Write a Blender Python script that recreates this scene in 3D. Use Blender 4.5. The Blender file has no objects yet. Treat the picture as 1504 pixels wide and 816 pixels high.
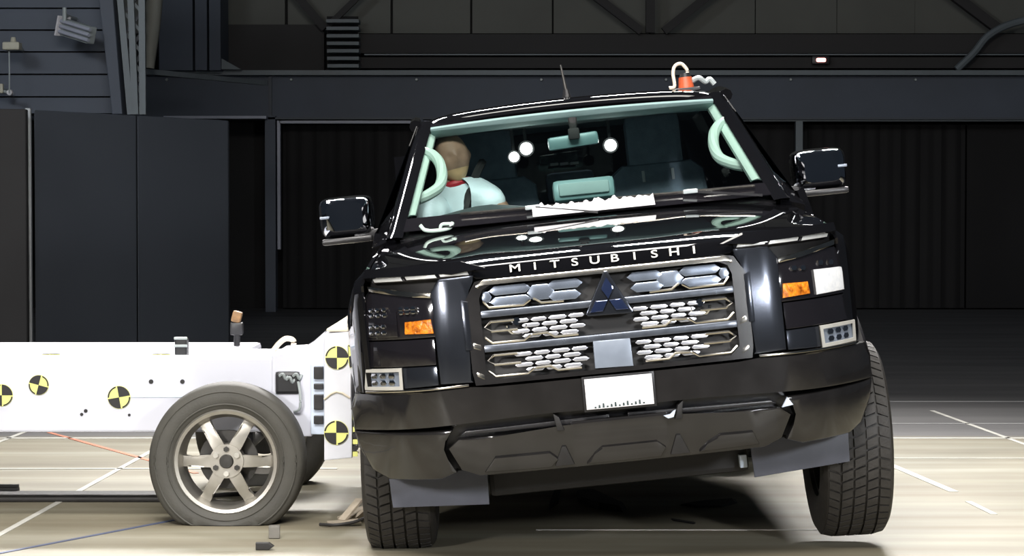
import bpy, bmesh, math, random
from mathutils import Vector, Matrix
random.seed(7)
R = math.radians
PI = math.pi
scene = bpy.context.scene
COL = scene.collection

# ------------------------------------------------------------------ camera
FPX, EYE = 3200.0, 1.32
PITCH = math.atan((408 - 312) / FPX)
cam_d = bpy.data.cameras.new('camera')
cam_d.sensor_width = 36.0
cam_d.lens = FPX / 1504 * 36.0
cam_d.clip_start = 0.05
cam_d.clip_end = 200
cam = bpy.data.objects.new('camera', cam_d)
COL.objects.link(cam)
cam.location = (0, 0, EYE)
cam.rotation_euler = (PI / 2 - PITCH, 0, 0)
scene.camera = cam

# ------------------------------------------------------------------ world, lights, exposure
world = bpy.data.worlds.new('hall_ambient')
scene.world = world
world.use_nodes = True
world.node_tree.nodes['Background'].inputs[0].default_value = (0.62, 0.78, 1.0, 1)
world.node_tree.nodes['Background'].inputs[1].default_value = 0.032
scene.view_settings.view_transform = 'Standard'
scene.view_settings.look = 'None'
scene.view_settings.exposure = 0.0
scene.view_settings.gamma = 1.0
scene.view_settings.use_curve_mapping = False


def area(name, loc, target, sx, sy, power, color=(1, 1, 1), spread=180):
    d = bpy.data.lights.new(name, 'AREA')
    d.shape = 'RECTANGLE'
    d.size, d.size_y = sx, sy
    d.energy = power
    d.color = color
    d.spread = R(spread)
    o = bpy.data.objects.new(name, d)
    COL.objects.link(o)
    o.location = loc
    o.rotation_euler = (Vector(target) - Vector(loc)).to_track_quat('-Z', 'Y').to_euler()
    return o


# the test hall's lamp banks under the roof, then unseen lamps for highlights and fill
area('front_lamp_bank', (-0.6, 1.2, 6.6), (0.0, 9.0, 0.7), 5.0, 1.6, 415, (1, .97, .93), 110)
area('crown_lamp_bank', (0.2, 8.2, 7.2), (0.2, 9.0, 0), 6.0, 1.4, 165, (1, .96, .90), 105)
for _i in range(4):
    area('roof_lamp_row', (-3.0 + _i * 2.1, 17.5, 6.6), (-1.4 + _i * 1.2, 10.0, 0.5), 1.7, .55, 95, (1, .97, .94), 70)
area('unseen_side_lamp', (3.75, 1.0, 2.6), (1.2, 9.0, 1.2), .45, .6, 60, (.93, .96, 1), 80)  # unseen low lamp, placed for highlights on the nose and door mirror
area('unseen_side_lamp', (-3.9, 1.0, 2.6), (0.2, 9.4, 1.4), .5, .7, 60, (1, .97, .95), 70)  # low lamp added out of view to light the cab interior
area('rear_highlight_lamp', (-3.9, 14.0, 6.8), (-.2, 9.6, 1.4), 1.5, .7, 45, (1, .97, .95), 70)  # unseen lamp added for highlights along the driver side pillar
area('hall_fill', (-7.5, 8.0, 7.0), (-5.5, 21.0, 2.6), 2.5, 1.0, 130, (.85, .92, 1), 120)  # added fill light for the siding, panels and back wall

# ------------------------------------------------------------------ materials
MATS = {}


def mat(name, color, rough=.5, metal=0., var=.0, vscale=8., bump=0., bscale=60., spec=.5, coat=0., stretch=None):
    m = bpy.data.materials.new(name)
    m.use_nodes = True
    nt = m.node_tree
    b = nt.nodes['Principled BSDF']
    b.inputs['Base Color'].default_value = (*color, 1)
    b.inputs['Roughness'].default_value = rough
    b.inputs['Metallic'].default_value = metal
    b.inputs['Specular IOR Level'].default_value = spec
    b.inputs['Coat Weight'].default_value = coat
    b.inputs['Coat Roughness'].default_value = .025
    tc = nt.nodes.new('ShaderNodeTexCoord')
    mp = nt.nodes.new('ShaderNodeMapping')
    nt.links.new(tc.outputs['Object'], mp.inputs[0])
    if stretch:
        mp.inputs['Scale'].default_value = stretch
    nz = nt.nodes.new('ShaderNodeTexNoise')
    nz.inputs['Scale'].default_value = vscale
    nz.inputs['Detail'].default_value = 5
    nt.links.new(mp.outputs[0], nz.inputs['Vector'])
    if var > 0:
        rp = nt.nodes.new('ShaderNodeValToRGB')
        rp.color_ramp.elements[0].position = .3
        rp.color_ramp.elements[1].position = .7
        lo = [max(0, c * (1 - var)) for c in color]
        hi = [min(1, c * (1 + var)) for c in color]
        rp.color_ramp.elements[0].color = (*lo, 1)
        rp.color_ramp.elements[1].color = (*hi, 1)
        nt.links.new(nz.outputs['Fac'], rp.inputs[0])
        nt.links.new(rp.outputs[0], b.inputs['Base Color'])
    rr = nt.nodes.new('ShaderNodeMapRange')
    rr.inputs['To Min'].default_value = max(0.01, rough * .85)
    rr.inputs['To Max'].default_value = min(1, rough * 1.15)
    nt.links.new(nz.outputs['Fac'], rr.inputs['Value'])
    nt.links.new(rr.outputs[0], b.inputs['Roughness'])
    if bump > 0:
        n2 = nt.nodes.new('ShaderNodeTexNoise')
        n2.inputs['Scale'].default_value = bscale
        nt.links.new(mp.outputs[0], n2.inputs['Vector'])
        bp = nt.nodes.new('ShaderNodeBump')
        bp.inputs['Strength'].default_value = bump
        bp.inputs['Distance'].default_value = .01
        nt.links.new(n2.outputs['Fac'], bp.inputs['Height'])
        nt.links.new(bp.outputs[0], b.inputs['Normal'])
    MATS[name] = m
    return m


def glass(name, tint, gloss=.06):
    m = bpy.data.materials.new(name)
    m.use_nodes = True
    nt = m.node_tree
    nt.nodes.remove(nt.nodes['Principled BSDF'])
    out = nt.nodes['Material Output']
    tr = nt.nodes.new('ShaderNodeBsdfTransparent')
    tr.inputs[0].default_value = (*tint, 1)
    gl = nt.nodes.new('ShaderNodeBsdfGlossy')
    gl.inputs['Roughness'].default_value = .015
    fr = nt.nodes.new('ShaderNodeFresnel')
    fr.inputs[0].default_value = 1.35
    mx = nt.nodes.new('ShaderNodeMixShader')
    nt.links.new(fr.outputs[0], mx.inputs[0])
    nt.links.new(tr.outputs[0], mx.inputs[1])
    nt.links.new(gl.outputs[0], mx.inputs[2])
    nt.links.new(mx.outputs[0], out.inputs[0])
    MATS[name] = m
    return m


def emit(name, color, strength):
    m = mat(name, color, .4)
    b = m.node_tree.nodes['Principled BSDF']
    b.inputs['Emission Color'].default_value = (*color, 1)
    b.inputs['Emission Strength'].default_value = strength
    return m


mat('black_paint', (.005, .005, .006), .5, 0, .1, 4, coat=1.0, spec=.0)
mat('black_plastic', (.013, .0125, .014), .32, 0, .2, 20, .05, 200)
mat('bumper_gloss', (.014, .013, .013), .17, 0, .2, 9, .02, 14, coat=.5)
mat('under_black', (.012, .011, .011), .6, 0, .3, 12)
mat('grille_grey', (.085, .095, .115), .26, .55, .12, 30)
mat('shield_grey', (.045, .05, .062), .16, .75, .12, 6)
mat('hex_panel', (.26, .30, .37), .24, .75, .12, 12)
mat('chrome', (.86, .87, .9), .07, 1.0, .02, 10)
mat('warm_chrome', (.74, .70, .62), .16, 1.0, .06, 20)
mat('letter_silver', (.80, .78, .72), .5, .6, .04, 20)
mat('mesh_silver', (.66, .67, .72), .25, .8, .05, 20)
mat('line_grey', (.30, .30, .30), .6, 0, .1, 6)
mat('mirror_chrome', (.55, .57, .62), .06, 1.0, .03, 8)
mat('emblem_blue', (.03, .045, .11), .08, .6, .1, 20, coat=1)
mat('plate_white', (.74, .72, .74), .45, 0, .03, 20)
mat('plate_ink', (.03, .05, .05), .6)
mat('sensor_grey', (.20, .23, .28), .32, .2, .05, 20)
mat('amber', (.78, .17, .012), .25, 0, .75, 45, .5, 90)
mat('lens_glare', (.92, .94, .98), .12, .15, .1, 40, .15, 80)
mat('lamp_dark', (.010, .009, .011), .09, 0, .1, 9, coat=1)
mat('drl_white', (.60, .61, .60), .30, .3, .06, 30)
mat('deflector_grey', (.085, .09, .115), .5, 0, .12, 10)
mat('tire_black', (.024, .0215, .019), .62, 0, .25, 18, .15, 120)
mat('tire_grey', (.062, .059, .050), .68, 0, .14, 9, .12, 90)
mat('rim_silver', (.42, .40, .36), .40, .85, .08, 16)
mat('steel_dark', (.06, .058, .055), .42, .7, .25, 20)
mat('trim_mint', (.50, .62, .555), .55, 0, .04, 12)
mat('headliner', (.24, .35, .345), .75, 0, .06, 10)
mat('seat_cloth', (.30, .38, .47), .8, 0, .12, 24, .2, 260)
mat('dash_grey', (.045, .062, .066), .55, 0, .12, 12, .15, 220)
mat('display_teal', (.15, .27, .275), .35, .1, .05, 8)
mat('interior_dark', (.018, .018, .018), .7, 0, .15, 12)
mat('tag_white', (.86, .88, .9), .5, 0, .03, 20)
mat('dummy_skin', (.30, .185, .125), .6, 0, .1, 14)
mat('dummy_chin', (.58, .38, .20), .6, 0, .06, 14)
mat('shirt_blue', (.74, .88, .93), .75, 0, .06, 14, .35, 30)
mat('dummy_red', (.45, .02, .035), .5, 0, .1, 20)
mat('trolley_white', (.62, .63, .70), .5, 0, .03, 5)
mat('pale_blue', (.60, .68, .80), .5, 0, .05, 5)  # pale bluish tone for edges, brackets and the stripe
mat('barrier_white', (.66, .67, .72), .5, 0, .05, 9)
mat('barrier_beige', (.62, .56, .44), .6, 0, .1, 9)
mat('target_yellow', (.80, .80, .24), .5, 0, .04, 30)
mat('target_black', (.012, .011, .012), .5)
mat('tape_red', (.55, .10, .05), .6)
mat('line_white', (.58, .57, .52), .6, 0, .12, 6)
mat('line_red', (.62, .24, .15), .7, 0, .15, 6)
mat('line_blue', (.10, .12, .20), .6, 0, .15, 6)
mat('hall_blue', (.085, .10, .13), .65, 0, .12, 1.2)
mat('hall_panel', (.080, .090, .108), .6, 0, .10, .8)
mat('hall_black', (.008, .0075, .008), .8, 0, .2, 1.)
mat('hall_olive', (.14, .142, .125), .75, 0, .12, .9)
mat('hall_steel', (.16, .185, .20), .55, .1, .12, 3)
mat('hall_brown', (.042, .040, .040), .8, 0, .15, 1.)
mat('frame_pale', (.40, .42, .50), .5, 0, .08, 3)
mat('post_pale', (.50, .52, .53), .5, .1, .08, 3)
mat('fixture_grey', (.38, .42, .42), .45, .1, .08, 9)
mat('fixture_cream', (.50, .48, .38), .5, 0, .08, 9)
mat('cable_beige', (.72, .62, .50), .5, 0, .08, 20)
mat('sensor_orange', (.55, .10, .035), .4, 0, .1, 30)
mat('device_black', (.02, .02, .022), .4, .1, .2, 30)
mat('debris_black', (.018, .016, .015), .6, 0, .2, 30)
mat('debris_grey', (.17, .16, .14), .7, 0, .15, 30)
mat('debris_tan', (.42, .36, .28), .7, 0, .2, 20)
mat('brown_kit', (.25, .14, .06), .6, 0, .4, 40)
emit('disc_glow', (1, .98, .95), 14.0)
emit('red_glow', (1, .42, .38), 3.0)
glass('window_glass', (.86, .95, .93))
glass('dark_glass', (.16, .18, .19))


def floor_material():
    m = bpy.data.materials.new('concrete_floor')
    m.use_nodes = True
    nt = m.node_tree
    N, L = nt.nodes, nt.links
    b = N['Principled BSDF']
    tc = N.new('ShaderNodeTexCoord')
    sep = N.new('ShaderNodeSeparateXYZ')
    L.new(tc.outputs['Object'], sep.inputs[0])

    def noise(sc, scale, detail=6):
        mp = N.new('ShaderNodeMapping')
        mp.inputs['Scale'].default_value = sc
        L.new(tc.outputs['Object'], mp.inputs[0])
        n = N.new('ShaderNodeTexNoise')
        n.inputs['Scale'].default_value = scale
        n.inputs['Detail'].default_value = detail
        L.new(mp.outputs[0], n.inputs['Vector'])
        return n.outputs['Fac']

    def ramp(v, e):
        r = N.new('ShaderNodeValToRGB')
        while len(r.color_ramp.elements) < len(e):
            r.color_ramp.elements.new(.5)
        for k, (p, c) in zip(r.color_ramp.elements, e):
            k.position = p
            k.color = (*c, 1)
        L.new(v, r.inputs[0])
        return r.outputs[0]

    streak = ramp(noise((.22, 2.6, 1), 1.5, 8), [(.25, (.20, .165, .105)), (.42, (.285, .25, .175)), (.56, (.34, .31, .225)), (.66, (.40, .375, .29)), (.8, (.47, .455, .37))])
    blotch = ramp(noise((1, 1, 1), 1.1, 5), [(.3, (.66, .67, .67)), (.65, (.88, .885, .90))])
    mx = N.new('ShaderNodeMix')
    mx.data_type = 'RGBA'
    mx.blend_type = 'MULTIPLY'
    mx.inputs[0].default_value = 1
    L.new(streak, mx.inputs[6])
    L.new(blotch, mx.inputs[7])
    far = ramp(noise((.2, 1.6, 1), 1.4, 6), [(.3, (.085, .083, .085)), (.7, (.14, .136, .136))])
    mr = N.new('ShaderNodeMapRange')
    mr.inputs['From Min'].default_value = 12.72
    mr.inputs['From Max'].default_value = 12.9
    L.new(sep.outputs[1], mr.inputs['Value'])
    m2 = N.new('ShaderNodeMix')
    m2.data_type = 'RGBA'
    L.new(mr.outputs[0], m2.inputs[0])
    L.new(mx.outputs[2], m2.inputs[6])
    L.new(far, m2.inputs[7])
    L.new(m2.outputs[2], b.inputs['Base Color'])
    rr = N.new('ShaderNodeMapRange')
    rr.inputs['To Min'].default_value = .42
    rr.inputs['To Max'].default_value = .72
    L.new(noise((.4, 2, 1), 2.2), rr.inputs['Value'])
    L.new(rr.outputs[0], b.inputs['Roughness'])
    bp = N.new('ShaderNodeBump')
    bp.inputs['Strength'].default_value = .12
    bp.inputs['Distance'].default_value = .004
    L.new(noise((1, 1, 1), 40), bp.inputs['Height'])
    L.new(bp.outputs[0], b.inputs['Normal'])
    MATS['concrete_floor'] = m


floor_material()


# ------------------------------------------------------------------ mesh helpers
def link_mesh(name, me, material, parent=None, sharp=35):
    o = bpy.data.objects.new(name, me)
    COL.objects.link(o)
    mats = material if isinstance(material, (list, tuple)) else [material]
    for k in mats:
        me.materials.append(MATS[k])
    if sharp is not None:
        me.polygons.foreach_set('use_smooth', [True] * len(me.polygons))
        me.set_sharp_from_angle(angle=R(sharp))
    if parent:
        o.parent = parent
    return o


def obj(name, bm, material, parent=None, sharp=35):
    bmesh.ops.recalc_face_normals(bm, faces=bm.faces[:])
    me = bpy.data.meshes.new(name)
    bm.to_mesh(me)
    bm.free()
    return link_mesh(name, me, material, parent, sharp)


def grid_obj(name, rows, material, parent=None, thick=0.0, sharp=50, flip=False):
    """rows: list of equal-length lists of points -> sheet (with real thickness when thick > 0)."""
    n, m = len(rows), len(rows[0])
    bm = bmesh.new()
    vs = [[bm.verts.new(p) for p in r] for r in rows]
    for i in range(n - 1):
        for j in range(m - 1):
            q = (vs[i][j], vs[i][j + 1], vs[i + 1][j + 1], vs[i + 1][j])
            try:
                bm.faces.new(q if not flip else q[::-1])
            except ValueError:
                pass
    bmesh.ops.remove_doubles(bm, verts=bm.verts[:], dist=1e-5)
    if thick:
        bmesh.ops.solidify(bm, geom=bm.faces[:], thickness=thick)
    me = bpy.data.meshes.new(name)
    bm.to_mesh(me)
    bm.free()
    return link_mesh(name, me, material, parent, sharp)


def add_box(bm, c, s, rot=None, bevel=0.0):
    M = Matrix.Translation(c) @ (rot.to_4x4() if rot else Matrix.Identity(4)) @ Matrix.Diagonal((*s, 1))
    g = bmesh.ops.create_cube(bm, size=1, matrix=M)
    if bevel:
        es = list({e for v in g['verts'] for e in v.link_edges})
        bmesh.ops.bevel(bm, geom=es, offset=bevel, segments=2, profile=.6, affect='EDGES')


def add_cyl(bm, p0, p1, r0, r1=None, n=16):
    p0, p1 = Vector(p0), Vector(p1)
    r1 = r0 if r1 is None else r1
    d = p1 - p0
    M = Matrix.Translation((p0 + p1) / 2) @ d.to_track_quat('Z', 'Y').to_matrix().to_4x4()
    bmesh.ops.create_cone(bm, cap_ends=True, segments=n, radius1=r0, radius2=r1, depth=d.length, matrix=M)


def add_bar(bm, p0, p1, w, h):
    p0, p1 = Vector(p0), Vector(p1)
    d = p1 - p0
    M = d.to_track_quat('Y', 'Z').to_matrix()
    add_box(bm, (p0 + p1) / 2, (w, d.length, h), M)


def add_tube(bm, pts, r, n=8, closed=False):
    pts = [Vector(p) for p in pts]
    rings = []
    N = len(pts)
    up = Vector((0, 0, 1))
    for i, p in enumerate(pts):
        a = pts[i - 1] if (i > 0 or closed) else p
        b = pts[(i + 1) % N] if (i < N - 1 or closed) else p
        t = (b - a).normalized()
        x = t.cross(up)
        if x.length < 1e-3:
            x = t.cross(Vector((0, 1, 0)))
        x.normalize()
        y = x.cross(t).normalized()
        rr = r[i] if isinstance(r, (list, tuple)) else r
        rings.append([bm.verts.new(p + (x * math.cos(2 * PI * k / n) + y * math.sin(2 * PI * k / n)) * rr) for k in range(n)])
    for i in range(N - 1 + (1 if closed else 0)):
        A, B = rings[i], rings[(i + 1) % N]
        for k in range(n):
            bm.faces.new((A[k], A[(k + 1) % n], B[(k + 1) % n], B[k]))
    if not closed:
        bm.faces.new(rings[0])
        bm.faces.new(rings[-1][::-1])


def spline(pts, n=8):
    """Catmull-Rom through pts"""
    P = [Vector(p) for p in pts]
    P = [P[0] * 2 - P[1]] + P + [P[-1] * 2 - P[-2]]
    out = []
    for i in range(1, len(P) - 2):
        for k in range(n):
            t = k / n
            a, b, c, d = P[i - 1], P[i], P[i + 1], P[i + 2]
            out.append(.5 * ((2 * b) + (c - a) * t + (2 * a - 5 * b + 4 * c - d) * t * t + (3 * b - a - 3 * c + d) * t ** 3))
    out.append(P[-2])
    return out


def lathe(bm, prof, n, closed=True, axis='X'):
    """prof: (axial, radius) pairs"""
    rings = []
    for a, r in prof:
        ring = []
        for k in range(n):
            t = 2 * PI * k / n
            c, s = r * math.cos(t), r * math.sin(t)
            ring.append(bm.verts.new((a, c, s) if axis == 'X' else (c, a, s) if axis == 'Y' else (c, s, a)))
        rings.append(ring)
    m = len(rings)
    for i in range(m if closed else m - 1):
        A, B = rings[i], rings[(i + 1) % m]
        for k in range(n):
            bm.faces.new((A[k], A[(k + 1) % n], B[(k + 1) % n], B[k]))


def poly_prism(bm, pts, y0, y1, bevel=0.0):
    """outline in (x, z) extruded along y from y0 (front) to y1"""
    f = [bm.verts.new((p[0], y0, p[1])) for p in pts]
    k = [bm.verts.new((p[0], y1, p[1])) for p in pts]
    n = len(pts)
    ff = bm.faces.new(f)
    bm.faces.new(k[::-1])
    for i in range(n):
        bm.faces.new((f[i], k[i], k[(i + 1) % n], f[(i + 1) % n]))
    if bevel:
        bmesh.ops.bevel(bm, geom=list(ff.edges), offset=bevel, segments=2, profile=.6, affect='EDGES')


def empty(name, loc=(0, 0, 0), rot=(0, 0, 0), parent=None):
    o = bpy.data.objects.new(name, None)
    COL.objects.link(o)
    o.location = loc
    o.rotation_euler = rot
    o.empty_display_size = .2
    if parent:
        o.parent = parent
    return o


def tag(o, label, cat, group=None):
    o['label'] = label
    o['category'] = cat
    if group:
        o['group'] = group
    return o


def struct(o, label=None):
    o['kind'] = 'structure'
    if label:
        o['label'] = label
    return o


def ray(px, py):
    a = (px - 752) / FPX
    b = -(py - 408) / FPX
    y = math.cos(PITCH) + b * math.sin(PITCH)
    z = b * math.cos(PITCH) - math.sin(PITCH)
    return a / y, z / y


def at(px, py, Y):
    """point of the hall at distance Y that the photograph shows at (px, py)"""
    a, c = ray(px, py)
    return Vector((a * Y, Y, EYE + c * Y))


def on_floor(px, py, z=0.0):
    a, c = ray(px, py)
    Y = -(EYE - z) / c
    return Vector((a * Y, Y, z))


# ------------------------------------------------------------------ the hall
bm = bmesh.new()
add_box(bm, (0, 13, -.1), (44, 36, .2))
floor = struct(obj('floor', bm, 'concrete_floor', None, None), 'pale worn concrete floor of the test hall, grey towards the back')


def floor_line(x0, y0, x1, y1, w, m):
    d = Vector((x1 - x0, y1 - y0, 0)).normalized()
    s = Vector((-d.y, d.x, 0)) * w / 2
    b = bmesh.new()
    p = [Vector((x0, y0, 0)) - s, Vector((x1, y1, 0)) - s, Vector((x1, y1, 0)) + s, Vector((x0, y0, 0)) + s]
    lo = [b.verts.new((q.x, q.y, .0005)) for q in p]
    hi = [b.verts.new((q.x, q.y, .003)) for q in p]
    b.faces.new(hi)
    b.faces.new(lo[::-1])
    for i in range(4):
        b.faces.new((lo[i], lo[(i + 1) % 4], hi[(i + 1) % 4], hi[i]))
    return obj('floor_line', b, m, floor, None)


floor_line(2.80, 14.49, 2.93, 12.2, .03, 'line_white')
floor_line(1.86, 12.6, 2.09, 10.27, .045, 'line_white')
floor_line(2.085, 9.92, 2.11, 9.5, .03, 'line_white')
floor_line(-2.11, 8.6, -1.99, 12.2, .03, 'line_white')
floor_line(-2.97, 12.0, -2.90, 14.0, .03, 'line_white')
floor_line(-2.78, 13.05, -1.6, 11.0, .03, 'line_red')
floor_line(-2.05, 8.30, -1.45, 9.32, .022, 'line_blue')
floor_line(-3.2, 12.72, 6.0, 12.72, .05, 'line_white')
floor_line(1.6, 11.68, 6.0, 11.68, .022, 'line_white')
floor_line(1.6, 13.6, 6.0, 13.6, .035, 'line_grey')
floor_line(1.6, 15.2, 7.0, 15.2, .05, 'line_grey')
floor_line(.1, 9.03, 1.4, 9.03, .014, 'line_white')
floor_line(-3.2, 11.2, -.9, 11.2, .035, 'line_white')

YB = 30.0
bm = bmesh.new()
add_box(bm, (0, YB + .25, 5.0), (44, .3, 10))
wall_back = struct(obj('wall_back', bm, 'hall_black', None, None), 'dark back wall of the hall')


def rect(name, x0, y0, x1, y1, Y, depth, m, parent=None, bevel=0):
    a, b_ = at(x0, y0, Y), at(x1, y1, Y)
    b = bmesh.new()
    add_box(b, ((a.x + b_.x) / 2, Y + depth / 2, (a.z + b_.z) / 2), (abs(b_.x - a.x), depth, abs(a.z - b_.z)), None, bevel)
    return obj(name, b, m, parent, None)


# cladding panels high on the back wall, one by one between the seams
seams = [-900, -760, -620, -480, -340, -210, -90, 20, 160, 300, 420, 575, 692, 812, 955, 1110, 1230, 1345, 1490, 1620, 1750, 1890, 2030, 2170, 2310, 2450, 2600]
for i in range(len(seams) - 1):
    rect('cladding_panel', seams[i] + 1.5, -420, seams[i + 1] - 1.5, 49, YB, .1, 'hall_olive', wall_back)
# the lower girder, its flange and the band above it
g = struct(rect('trim_1', -900, 112, 2600, 172, YB - .8, .3, 'hall_blue'), 'deep blue steel girder across the back wall')
rect('flange', -900, 103, 2600, 110, YB - 1.0, .5, 'hall_steel', g)
rect('flange', -900, 172, 2600, 175, YB - 1.0, .5, 'hall_panel', g)
for x in (62, 245, 428, 612, 795, 978, 1161, 1344):
    p = at(x, 117, YB - .82)
    b = bmesh.new()
    add_cyl(b, p, p + Vector((0, -.04, 0)), .022, .016, 8)
    obj('bolt', b, 'fixture_grey', g)
o = rect('joint_plate', 394, 104, 399, 172, YB - .86, .05, 'hall_panel', g)
g2 = struct(rect('trim_2', 480, 50, 2600, 78, YB - .4, .2, 'hall_brown'), 'dark horizontal rail under the cladding')
rect('ledge', 535, 79, 2600, 81, YB - .5, .3, 'hall_steel', g2)
rect('lower_rail', 480, 84, 2600, 100, YB - .4, .2, 'hall_brown', g2)
# opening frames below the girder
fr = struct(rect('trim_3', 410, 177, 640, 181, YB - .9, .12, 'frame_pale'), 'pale thin frame of the dark opening')
rect('frame_post', 407, 177, 412, 366, YB - .9, .12, 'frame_pale', fr)
fr2 = struct(rect('trim_4', 1060, 175, 2600, 178, YB - .9, .12, 'hall_steel'), 'dim grey rail above the dark opening')
rect('frame_post', 1169, 178, 1178, 457, YB - .9, .12, 'hall_steel', fr2)
col1 = struct(rect('trim_5', 389, 170, 405, 460, YB - 1.0, .25, 'hall_blue'), 'blue steel post beside the opening')
# black curtains hung in the openings, each a sheet with folds
for k, (x0, x1) in enumerate(((413, 640), (640, 860), (860, 1168), (1179, 1420), (1420, 2600))):
    a, c = at(x0 + 1, 183, YB - .35), at(x1 - 1, 183, YB - .35)
    n = 40
    rows = []
    for z in (a.z, .02):
        rows.append([(a.x + (c.x - a.x) * i / n, YB - .3 + .02 * math.sin(i * 1.9 + k), z) for i in range(n + 1)])
    o = grid_obj('curtain', rows, 'hall_black', None, .012)
    tag(o, ['black curtain in the opening with the pale frame, behind the barrier trolley', 'black curtain behind the near side of the cab', 'black curtain behind the windshield centre and passenger side',
            'black curtain just beyond the dim grey post', 'black curtain at the far edge of the back wall'][k], 'curtain', 'black curtains on the back wall')

# roof truss members against the cladding
tr = empty('roof_truss', at(955, 48, YB - .6))
tag(tr, 'dark steel roof truss with a central post and two diagonals', 'truss')


def strut(root, x0, y0, x1, y1, w, name='diagonal', m='hall_brown', Y=YB - .5):
    p, q = at(x0, y0, Y) - root.location, at(x1, y1, Y) - root.location
    b = bmesh.new()
    add_bar(b, p, q, w, w)
    return obj(name, b, m, root, None)


strut(tr, 955, -300, 955, 48, .12, 'post')
strut(tr, 605, -210, 942, 46, .11)
strut(tr, 1295, -210, 975, 46, .11)
tr2 = empty('roof_truss', at(470, 45, YB - .6))
tag(tr2, 'dark truss diagonals meeting above the slatted louvre', 'truss')
strut(tr2, 258, -210, 478, 42, .11)
strut(tr2, 739, -210, 482, 38, .08)
tr3 = empty('roof_truss', at(1460, 40, YB - .6))
tag(tr3, 'dark sloping truss brace high at the far end of the cladding', 'truss')
strut(tr3, 1132, -210, 1465, 42, .13)
pipe = bmesh.new()
add_tube(pipe, spline([at(1405, 102, YB - .7), at(1430, 78, YB - .7), at(1455, 50, YB - .7), at(1504, 30, YB - .7), at(1620, 12, YB - .7), at(1800, 10, YB - .7), at(2100, 10, YB - .7)], 8), .05, 8)
tag(obj('bent_pipe', pipe, 'hall_steel'), 'thin bent grey pipe curving up beside the far truss brace', 'pipe')
# louvre
lv = empty('louvre_vent', at(503, 100, YB - .8))
tag(lv, 'slatted grey louvre stack standing on the girder', 'louvre')
for k in range(7):
    o = rect('slat', 479 + k * .3, 28 + k * 11, 527, 33 + k * 11, YB - .9, .35, 'hall_steel', lv)
    o.location = -lv.location
o = rect('back_plate', 480, 24, 526, 103, YB - .45, .05, 'hall_black', lv)
o.location = -lv.location
# brown opening and blue box to the left of it
struct(rect('trim_6', 330, 36, 476, 103, YB - .35, .1, 'hall_brown'), 'brown recessed panel above the girder')
bx = empty('wall_cabinet', at(280, 103, YB - 1.2))
tag(bx, 'tall dark blue cabinet box above the girder', 'cabinet')
for x0, x1 in ((232, 283), (285, 304), (306, 324)):
    o = rect('front_panel', x0, -260, x1, 103, YB - 1.3, .8, 'hall_blue', bx)
    o.location = -bx.location
b = bmesh.new()
g0 = bx.location
poly_prism(b, [((at(x, y, YB - 1.0) - g0).x, (at(x, y, YB - 1.0) - g0).z) for x, y in ((326, 86), (356, 103), (326, 103))], 0, .2)
obj('gusset', b, 'hall_steel', bx, None)

# left siding wall, nearer, above the sliding panels
YS = 21.0
bm = bmesh.new()
p0, p1 = at(-900, -260, YS), at(172, 168, YS)
add_box(bm, ((p0.x + p1.x) / 2, YS + .2, (p0.z + p1.z) / 2), (p1.x - p0.x, .2, p0.z - p1.z))
wl = struct(obj('wall_left', bm, 'hall_black', None, None), 'dark blue boarded wall high above the sliding panels')
ys = [-240, -208, -176, -144, -112, -81, -50, -18, 12, 44, 76, 109, 142, 167]
for i in range(len(ys) - 1):
    rect('siding_board', -900, ys[i] + 1.4, 127 + 3.2 * i, ys[i + 1] - 1.0, YS, .12, 'hall_blue', wl)
# tapered lattice column
cl = empty('lattice_column', at(190, 170, YS - .2))
tag(cl, 'blue steel column with lattice bracing beside the siding wall', 'column')
b = bmesh.new()
poly_prism(b, [((at(x, y, YS - .3) - cl.location).x, (at(x, y, YS - .3) - cl.location).z) for x, y in ((116, -260), (146, -260), (181, 168), (166, 168))], -.15, .15, .01)
obj('web_plate', b, 'hall_blue', cl, None)
for x0, x1 in ((172, 192), (190, 199), (208, 210)):
    b = bmesh.new()
    add_bar(b, at(x0 - (x1 - x0) * .9, -260, YS - .25) - cl.location, at(x1, 168, YS - .25) - cl.location, .045, .06)
    obj('chord', b, 'hall_steel', cl, None)
for k in range(7):
    y = -40 + k * 30
    b = bmesh.new()
    add_bar(b, at(180 + k * 2, y, YS - .2) - cl.location, at(207, y + 26, YS - .2) - cl.location, .025, .03)
    obj('lattice_bar', b, 'hall_steel', cl, None)
    b = bmesh.new()
    add_bar(b, at(207, y, YS - .17) - cl.location, at(182 + k * 2, y + 26, YS - .17) - cl.location, .025, .03)
    obj('lattice_bar', b, 'hall_panel', cl, None)
strutp = empty('slanting_pipe', at(222, 90, YS))
tag(strutp, 'grey brown slanting duct between the lattice column and the blue cabinet', 'duct')
b = bmesh.new()
add_tube(b, [at(242, -240, YS) - strutp.location, at(229, -40, YS) - strutp.location, at(224, 40, YS) - strutp.location, at(219, 100, YS) - strutp.location], [.10, .09, .075, .05], 12)
obj('duct_body', b, 'hall_olive', strutp)
b = bmesh.new()
add_bar(b, at(205, 104, YS) - strutp.location, at(390, 122, YS + 3) - strutp.location, .05, .05)
obj('support_rod', b, 'hall_steel', strutp, None)


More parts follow.
